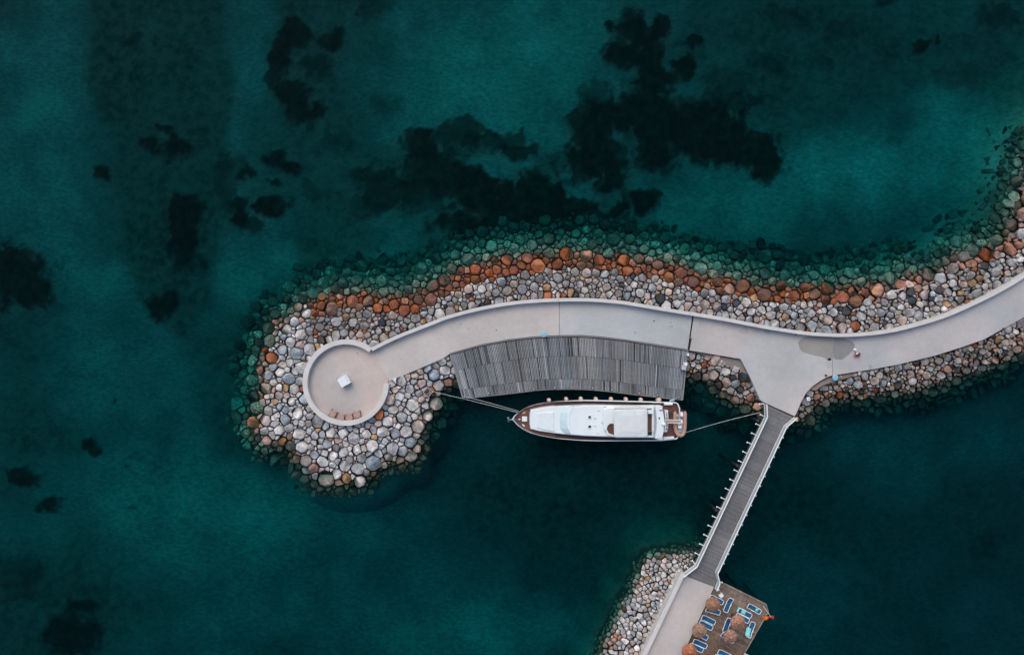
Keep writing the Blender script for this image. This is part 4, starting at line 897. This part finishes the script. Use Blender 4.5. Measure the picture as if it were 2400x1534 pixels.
# bow gear
p = yl(1229.5, 981.5, 1.95); MB().prism([(p[0]-.33, p[1]-.33), (p[0]+.33, p[1]-.33), (p[0]+.33, p[1]+.33), (p[0]-.33, p[1]+.33)], 1.73, 1.95, bevel=.05).build('deck_hatch', M['gel'], ya)
p = yl(1217.5, 983, 1.95); MB().lathe([(.16, 1.72), (.13, 1.85), (.17, 1.95), (.08, 2.0)], 14, (p[0], p[1], 0)).build('windlass', M['steel'], ya, smooth=True)
a = yl(1202, 982, 2.0); MB().tube([(p[0], p[1], 1.93), (a[0], a[1], ZG+.06)], .045, 6).build('anchor_chain', M['steel'], ya)
for x, y, r_ in ((1228,967,-.4), (1227,996.5,.5)):
    p = yl(x, y, 1.9); MB().box((p[0], p[1], 1.78), (.42, .16, .1), -r_*1.2).build('cleat', M['rope'], ya)
p = yl(1229, 966.5, 1.9); m = MB()
for k in range(3): m.tube([(p[0]+(.2-.05*k)*math.cos(t_), p[1]+(.2-.05*k)*math.sin(t_), 1.86+.03*k) for t_ in np.linspace(0, 6.28, 13)], .025, 5)
m.build('rope_coil', M['wicker'], ya)
a = yl(1201, 982.5, 1.9); an = MB(); an.tube([(a[0]+.3, a[1], ZG+.02), (a[0]-.45, a[1]+.02, ZG-.05)], .05, 6)
an.tube([(a[0]-.45, a[1]+.02, ZG-.05), (a[0]-.62, a[1]+.26, ZG-.1), (a[0]-.35, a[1]+.32, ZG-.12)], .055, 6); an.tube([(a[0]-.45, a[1]+.02, ZG-.05), (a[0]-.62, a[1]-.22, ZG-.1), (a[0]-.35, a[1]-.28, ZG-.12)], .055, 6)
an.box((a[0]-.15, a[1], ZG-.02), (.42, .14, .1)); an.build('anchor', M['steel'], ya)
# bow pulpit
MB().tube([(*yl(x, y, 2.6), 2.55) for x, y in ((1262,945.5),(1240,952),(1228,958),(1216,966),(1207,975),(1203,982.5),(1207,990),(1216,999),(1228,1007),(1244,1014.5),(1264,1020))], .022, 6).build('pulpit_rail', M['steel'], ya)

# fenders
fd = None
for i, (x, y, r) in enumerate([(1287,938,.27),(1327.5,935,.26),(1362,934.5,.26),(1397.5,935,.26),(1433,935,.26),(1468,935.5,.26),(1503,936.5,.26),(1545,937,.34)]):
    if fd is None:
        fd = empty('fender', (0,0,0)); MB().lathe([(.05,.3),(.2,.42),(.26,.6),(.26,1.2),(.2,1.38),(.06,1.5)], 18).build('body', M['pink'], fd, smooth=True); MB().lathe([(.06,1.49),(.05,1.58),(.02,1.6)], 10).build('eye', M['rope'], fd)
        MB().tube([(0,0,1.58),(0,-.25,2.1)], .015, 5).build('lanyard', M['rope'], fd); o = fd
    else: o = copy_tree(fd)
    p = P(x, y, 1.4); o.location = (p[0], p[1], 0); o.scale = (r/.26, r/.26, 1)
    tag(o, 'largest pink round fender at the stern end of the yacht side' if i == 7 else f'pale pink round fender between yacht and dock, {ORD[i]} from the bow', 'fender', 'pink fenders along the yacht side')
p = P(1575, 938, 1.3); t = empty('small_fender', p, R(10), label='small grey sausage fender beside the right corner of the dock', cat='fender')
MB().tube([(-.32,0,0),(-.24,0,0),(.24,0,0),(.32,0,0)], [.05,.14,.14,.05], 10).build('body', M['greyfloor'], t); MB().tube([(.3,0,0),(.42,.02,.02)], .02, 5).build('eye', M['rope'], t)

# tender
dn = P(1594.5, 992, 2.6); te = empty('inflatable_tender', (dn[0], dn[1], 1.75), label='tan inflatable tender lying crosswise on the yacht stern', cat='dinghy')
def tl(px, py): p = P(px, py, 2.35); return (p[0]-dn[0], p[1]-dn[1])
tubec = [(1582.5,963),(1582.6,972),(1582.5,985),(1583,1000),(1585.5,1012),(1590,1018.5),(1595,1020.5),(1600,1018),(1604,1010),(1605.5,998),(1605.8,985),(1606,972),(1607,963)]
cc_ = chain(tubec, 3); rr2 = [.24]*len(cc_); rr2[0] = .04; rr2[1] = .15; rr2[2] = .21; rr2[-1] = .04; rr2[-2] = .15; rr2[-3] = .21
MB().tube([(*tl(x, y), .5+.12*max(0, (y-1005)/15)) for x, y in cc_], rr2, 12).build('tube', M['tan'], te, smooth=True)
fl_ = [tl(x, y) for x, y in ((1584,972),(1604,972),(1604,998),(1601,1012),(1595,1017),(1589,1012),(1584.5,998))]; MB().prism(fl_, .12, .34).build('floor', M['greyfloor'], te)
p = tl(1592.5, 999); MB().box((p[0], p[1], .62), (.42, .34, .5)).build('console', M['white'], te); MB().box((p[0], p[1]+.2, .8), (.18, .08, .12)).build('instrument', M['black'], te)
p = tl(1594, 1009); MB().box((p[0], p[1], .42), (.55, .3, .14)).build('bow_seat', M['greyfloor'], te)
p = tl(1594.5, 975); MB().box((p[0], p[1], .45), (.95, .4, .22)).build('seat', M['greyfloor'], te)
a = tl(1596, 970); ob = MB(); ob.box((a[0], a[1]+.05, .85), (.34, .5, .34)); ob.box((a[0], a[1]+.15, .3), (.14, .2, .9)); ob.build('outboard', M['white'], te)
p = tl(1587.5, 973); MB().lathe([(.17,.5),(.19,.62),(.13,.7)], 12, (p[0], p[1], 0)).build('fuel_tank', M['greyfloor'], te)

# mooring ropes
def rope(a, b, sag, lab, r=.02):
    a = Vector(a); b = Vector(b); pts = [a.lerp(b, k/20)-Vector((0, 0, sag*4*(k/20)*(1-k/20))) for k in range(21)]
    o = MB().tube(pts, r, 6).build('mooring_rope', M['rope']); tag(o, lab, 'rope')
rope(P(1014,917,1.2), P(1213,966,2.1), .4, 'long pale rope from the rusty ring on the rocks to the yacht bow')
rope(P(1091,929,1.5), P(1216,963,2.1), .3, 'pale rope from the left dock corner to the yacht bow')
rope(P(1604,1014,1.4), P(1782,966,1.2), .5, 'pale stern rope from the yacht to the rocks by the footbridge')
rope(P(1589,930,1.5), P(1568,941,2.1), .1, 'short rope from the right dock corner bollard to the yacht stern', .02)
mb_ = empty('mooring_point', P(1003, 918, 1.0), R(-40), label='square rusty iron mooring frame on the boulders where the long bow rope ends', cat='mooring')
m = MB()
for x, y, sx, sy in ((0,.45,.95,.1),(0,-.45,.95,.1),(.45,0,.1,.8),(-.45,0,.1,.8)): m.box((x, y, .1), (sx, sy, .16))
m.build('frame', M['steel'], mb_); MB().box((0, 0, .02), (.78, .78, .12)).build('plate', M['rust'], mb_)
MB().tube([(.2*math.cos(t_), .2*math.sin(t_), .14) for t_ in np.linspace(0, 6.28, 15)], .035, 6).build('ring', M['rust'], mb_)
MB().tube([(.05,.3,.12),(.3,.1,.14),(.1,-.3,.12)], .03, 6).build('rope_end', M['rope'], mb_)

# ------------------------------------------------------------ things on the walkway
kb = empty('white_cabinet', P(810, 891, ZD+.01), R(28), label='square white lidded cabinet standing in the middle of the round platform', cat='cabinet')
MB().box((0, 0, .45), (1.25, 1.12, .9)).build('body', M['white'], kb)
MB().prism([(-.66,-.5),(-.55,-.62),(.70,-.62),(.70,.62),(-.5,.62),(-.66,.5)], .91, 1.0, bevel=.02).build('lid', M['gel'], kb)
MB().box((.50, .12, 1.012), (.05, .85, .02)).build('slot', M['black'], kb); MB().box((.60, 0, 1.05), (.15, 1.2, .1)).build('edge_strip', M['white'], kb)
MB().box((-.48, .64, .80), (.5, .06, .12)).build('hinge', M['black'], kb); MB().box((-.67, -.15, .9), (.05, .18, .12)).build('latch', M['darkmetal'], kb)
MB().box((.1, .645, .85), (.1, .05, .1)).build('hinge', M['black'], kb)
st = None
for i, (x, y, a, lab) in enumerate([(780,968.5,-30,'leftmost pinkish wooden seat of the four against the round parapet, turned most'),(799.5,977,-12,'second pinkish wooden seat from the left of the four against the round parapet'),(819,977.5,8,'third pinkish wooden seat from the left of the four against the round parapet'),(837,970.5,10,'rightmost pinkish wooden seat of the four against the round parapet')]):
    if st is None:
        st = empty('wooden_seat', (0,0,0)); o = st
        for k in range(5): MB().box((0, -.34+k*.17, .44), (.86, .155, .04)).build('slat', M['rosewood'], st)
        MB().box((0, -.46, .34), (.86, .05, .26)).build('back_panel', M['darkwood'], st)
        MB().box((-.40, 0, .24), (.06, .86, .34)).build('side_panel', M['darkwood'], st); MB().box((.40, 0, .24), (.06, .86, .34)).build('side_panel', M['darkwood'], st)
        for sx in (-1, 1):
            for sy in (-1, 1): MB().lathe([(.05,.463),(.05,.50)], 8, (sx*.32, sy*.30, 0)).build('bolt_cap', M['darkwood'], st); MB().box((sx*.38, sy*.38, .1), (.09, .09, .2)).build('leg', M['darkwood'], st)
    else: o = copy_tree(st)
    o.location = P(x, y, ZD+.3)[:2]+(ZD+.01,); o.rotation_euler = (0, 0, R(a)); tag(o, lab, 'seat', 'wooden seats on the round platform')
def disc_post(px, py, z, lab, r=.38):
    p = P(px, py, z+.9); t = empty('disc_top_post', (p[0], p[1], z+.005), R(-50), label=lab, cat='post')
    MB().tube([(0,0,0),(0,0,.85)], .06, 8).build('post', M['darkmetal'], t); MB().lathe([(r*.96,.84),(r,.86),(r,.89),(r*.9,.92),(r*.25,.95),(.02,.955)], 28).build('disc', M['paleblue'], t, smooth=False)
    MB().tube([(r*.9,0,.86),(r+.14,.02,.80),(r+.18,.04,.4)], .03, 6).build('side_arm', M['darkmetal'], t)
disc_post(1275, 783, ZD, 'pale blue disc-topped post at the upper edge of the timber dock', .36)
disc_post(1958, 884.5, .95, 'pale blue disc-topped post among the rocks right of the footbridge', .38)
p = P(1935, 879, ZD+.01); t = empty('iron_bollard', p, label='small dark iron bollard on the walkway edge near the blue disc', cat='bollard'); MB().lathe([(.13,0),(.09,.05),(.08,.22),(.13,.27),(.09,.33)], 12).build('post', M['rust'], t, smooth=True)
p = P(2351, 770, ZD+.01); t = empty('iron_bollard', p, label='small dark iron bollard at the walkway edge near the parked bicycle', cat='bollard'); MB().lathe([(.13,0),(.09,.05),(.08,.22),(.13,.27),(.09,.33)], 12).build('post', M['rust'], t, smooth=True)
# driftwood branch on the orange boulders
dr = empty('driftwood_branch', P(2100, 682, .95), R(6), label='bleached white driftwood branch lying across the orange boulders', cat='branch')
MB().tube([(-1.25,-.12,0),(-.9,0,.06),(-.3,.02,.05),(.3,.1,.1),(.8,.14,.12),(1.25,.3,.1)], [.03,.06,.07,.06,.05,.02], 8).build('stem', M['drift'], dr, smooth=True)
MB().tube([(.5,.12,.1),(.8,.32,.16),(.95,.45,.14)], [.04,.025,.012], 6).build('twig', M['drift'], dr)
# small white rubbish on the rocks
p = P(1893, 934, .95); t = empty('polystyrene_box', p, R(15), label='small white polystyrene box with a dark hole, on the rocks right of the footbridge', cat='box'); MB().box((0,0,.15),(.42,.40,.3)).build('body', M['white'], t); MB().box((.03,-.02,.31),(.13,.13,.03)).build('hole', M['black'], t)
p = P(1532, 1345, 1.15); t = empty('old_tyre', p, R(15), label='small black ring lying on a pale boulder left of the lower jetty', cat='tyre'); MB().tube([(.17*math.cos(a), .17*math.sin(a), .07) for a in np.linspace(0, 6.283, 17)], .065, 8).build('tyre', M['black'], t, smooth=True)

# bicycle at the right edge
bk = empty('bicycle', P(2394, 748, ZD+.01), R(35), label='pink bicycle with a wicker front basket parked at the right edge of the walkway', cat='bicycle')
for x in (-.52, .52):
    m = MB(); m.tube([(x+.33*math.cos(a), 0, .34+.33*math.sin(a)) for a in np.linspace(0, 6.283, 25)], .022, 6); w_ = m.build('wheel', M['black'], bk, smooth=True)
    m = MB()
    for k in range(8): a = k*math.pi/4; m.tube([(x, 0, .34), (x+.32*math.cos(a), 0, .34+.32*math.sin(a))], .004, 4)
    m.build('spokes', M['steel'], w_)
m = MB()
for a, b in (((-.52,0,.34),(-.1,0,.30)),((-.1,0,.30),(-.22,0,.78)),((-.52,0,.34),(-.2,0,.70)),((-.1,0,.30),(.36,0,.72)),((-.2,0,.70),(.36,0,.80)),((.36,0,.68),(.52,0,.34)),((.33,0,.95),(.36,0,.68))): m.tube([a, b], .02, 6)
m.build('frame', M['bikepink'], bk); MB().tube([(.18,-.30,1.0),(.33,-.2,1.02),(.36,0,.98),(.33,.2,1.02),(.18,.30,1.0)], .018, 6).build('handlebar', M['black'], bk)
MB().prism([(-.36,-.08),(-.30,-.10),(-.1,-.02),(-.1,.02),(-.30,.10),(-.36,.08)], .82, .88, bevel=.02).build('saddle', M['black'], bk)
MB().wall([(.42,-.18),(.72,-.18),(.72,.18),(.42,.18)], inset([(.42,-.18),(.72,-.18),(.72,.18),(.42,.18)], .02), .70, .95, closed=True).build('basket', M['wicker'], bk); MB().box((.57,0,.71),(.28,.34,.02)).build('basket_floor', M['wicker'], bk)
MB().tube([(-.1,-.1,.18),(-.1,.1,.42)], .012, 5).build('crank', M['steel'], bk)

# ------------------------------------------------------------ person sitting on the walkway
def skin(name, verts, edges, radii, m, parent, lev=2, root=0):
    me = bpy.data.meshes.new(name); me.from_pydata(verts, edges, []); o = bpy.data.objects.new(name, me); col.objects.link(o); o.parent = parent
    sk = o.modifiers.new('skin', 'SKIN'); sk.use_smooth_shade = True
    if not me.skin_vertices: 
        bpy.context.view_layer.objects.active = o
    lay = me.skin_vertices[0] if me.skin_vertices else None
    if lay:
        for i, r in enumerate(radii): rr = r if isinstance(r, tuple) else (r, r); lay.data[i].radius = rr; lay.data[i].use_root = (i == root)
    sb_ = o.modifiers.new('sub', 'SUBSURF'); sb_.levels = lev; sb_.render_levels = lev; me.materials.append(m); return o
pe = empty('person', P(2007, 828, ZD+.01), R(8), label='person in white top and red trousers sitting cross-legged on the walkway', cat='person')
# facing -y; pelvis 0, legs folded forward
V = [(0,0,.14),(0,.02,.32),(0,.03,.5),(0,.02,.60),(0,0,.68),(0,-.02,.80),
     (-.1,-.03,.12),(-.36,-.26,.16),(-.02,-.40,.07),(.1,-.03,.12),(.36,-.26,.16),(.04,-.46,.10),
     (-.18,.02,.56),(-.30,-.06,.36),(-.28,-.24,.24),(.18,.02,.56),(.30,-.06,.36),(.28,-.24,.24),(-.14,-.46,.05),(.16,-.50,.07)]
E = [(0,1),(1,2),(2,3),(3,4),(4,5),(0,6),(6,7),(7,8),(0,9),(9,10),(10,11),(2,12),(12,13),(13,14),(2,15),(15,16),(16,17),(8,18),(11,19)]
Rd = [(.15,.12),(.13,.10),(.15,.10),.055,.09,.085,.09,.075,.05,.09,.075,.05,.055,.042,.032,.055,.042,.032,.04,.04]
body = skin('body', V, E, Rd, M['skin'], pe)
for sx in (-1, 1):                      # hands resting on the knees: palm and five fingers
    hv = [(sx*.28,-.24,.24),(sx*.28,-.30,.235)]; he = [(0,1)]; hr = [.03,.034]
    for k, (dx, ln) in enumerate(((-.032,.06),(-.011,.075),(.011,.07),(.032,.055))):
        b0 = len(hv); hv += [(sx*.28+dx,-.335,.23),(sx*.28+dx*1.1,-.335-ln*.6,.222),(sx*.28+dx*1.1,-.335-ln,.20)]; he += [(1,b0),(b0,b0+1),(b0+1,b0+2)]; hr += [.010,.009,.008]
    b0 = len(hv); hv += [(sx*.28-sx*.045,-.30,.23),(sx*.28-sx*.065,-.335,.22)]; he += [(1,b0),(b0,b0+1)]; hr += [.011,.009]
    skin('hand', hv, he, hr, M['skin'], pe, 1)
skin('shirt', [(0,0,.2),(0,.02,.34),(0,.03,.52),(-.17,.02,.57),(-.27,-.03,.43),(.17,.02,.57),(.27,-.03,.43)], [(0,1),(1,2),(2,3),(3,4),(2,5),(5,6)], [(.18,.145),(.165,.13),(.17,.12),.075,.065,.075,.065], M['white_cloth'], pe)
skin('trousers', [(0,0,.14),(-.12,-.04,.13),(-.36,-.26,.17),(-.05,-.40,.08),(.12,-.04,.13),(.36,-.26,.17),(.06,-.45,.10)], [(0,1),(1,2),(2,3),(0,4),(4,5),(5,6)], [(.17,.14),.11,.10,.07,.11,.10,.07], M['red_cloth'], pe)
MB().lathe([(.07,.72),(.105,.76),(.112,.82),(.095,.88),(.05,.915),(.01,.92)], 16, (0,.012,0)).build('hair', M['hair'], pe, smooth=True)
MB().box((0,-.112,.79),(.025,.03,.035)).build('nose', M['skin'], pe)
for sx in (-1, 1): MB().lathe([(.012,.80),(.012,.815)], 8, (sx*.035,-.098,0)).build('eye', M['hair'], pe); MB().box((sx*.092,-.01,.79),(.02,.035,.05)).build('ear', M['skin'], pe)
MB().box((0,-.10,.755),(.045,.015,.01)).build('mouth', M['red_cloth'], pe)
bgp = empty('white_bag', P(2002.5, 819, ZD+.01), R(-30), label='white bag on the ground beside the sitting person', cat='bag')
m = MB(); m.lathe([(.14,0),(.19,.06),(.18,.2),(.10,.26),(.05,.28)], 10); o = m.build('bag_body', M['white_cloth'], bgp); o.scale = (1.25,.8,1)
MB().tube([(-.1,0,.25),(-.06,0,.38),(.06,0,.38),(.1,0,.25)], .012, 5).build('strap', M['white_cloth'], bgp)
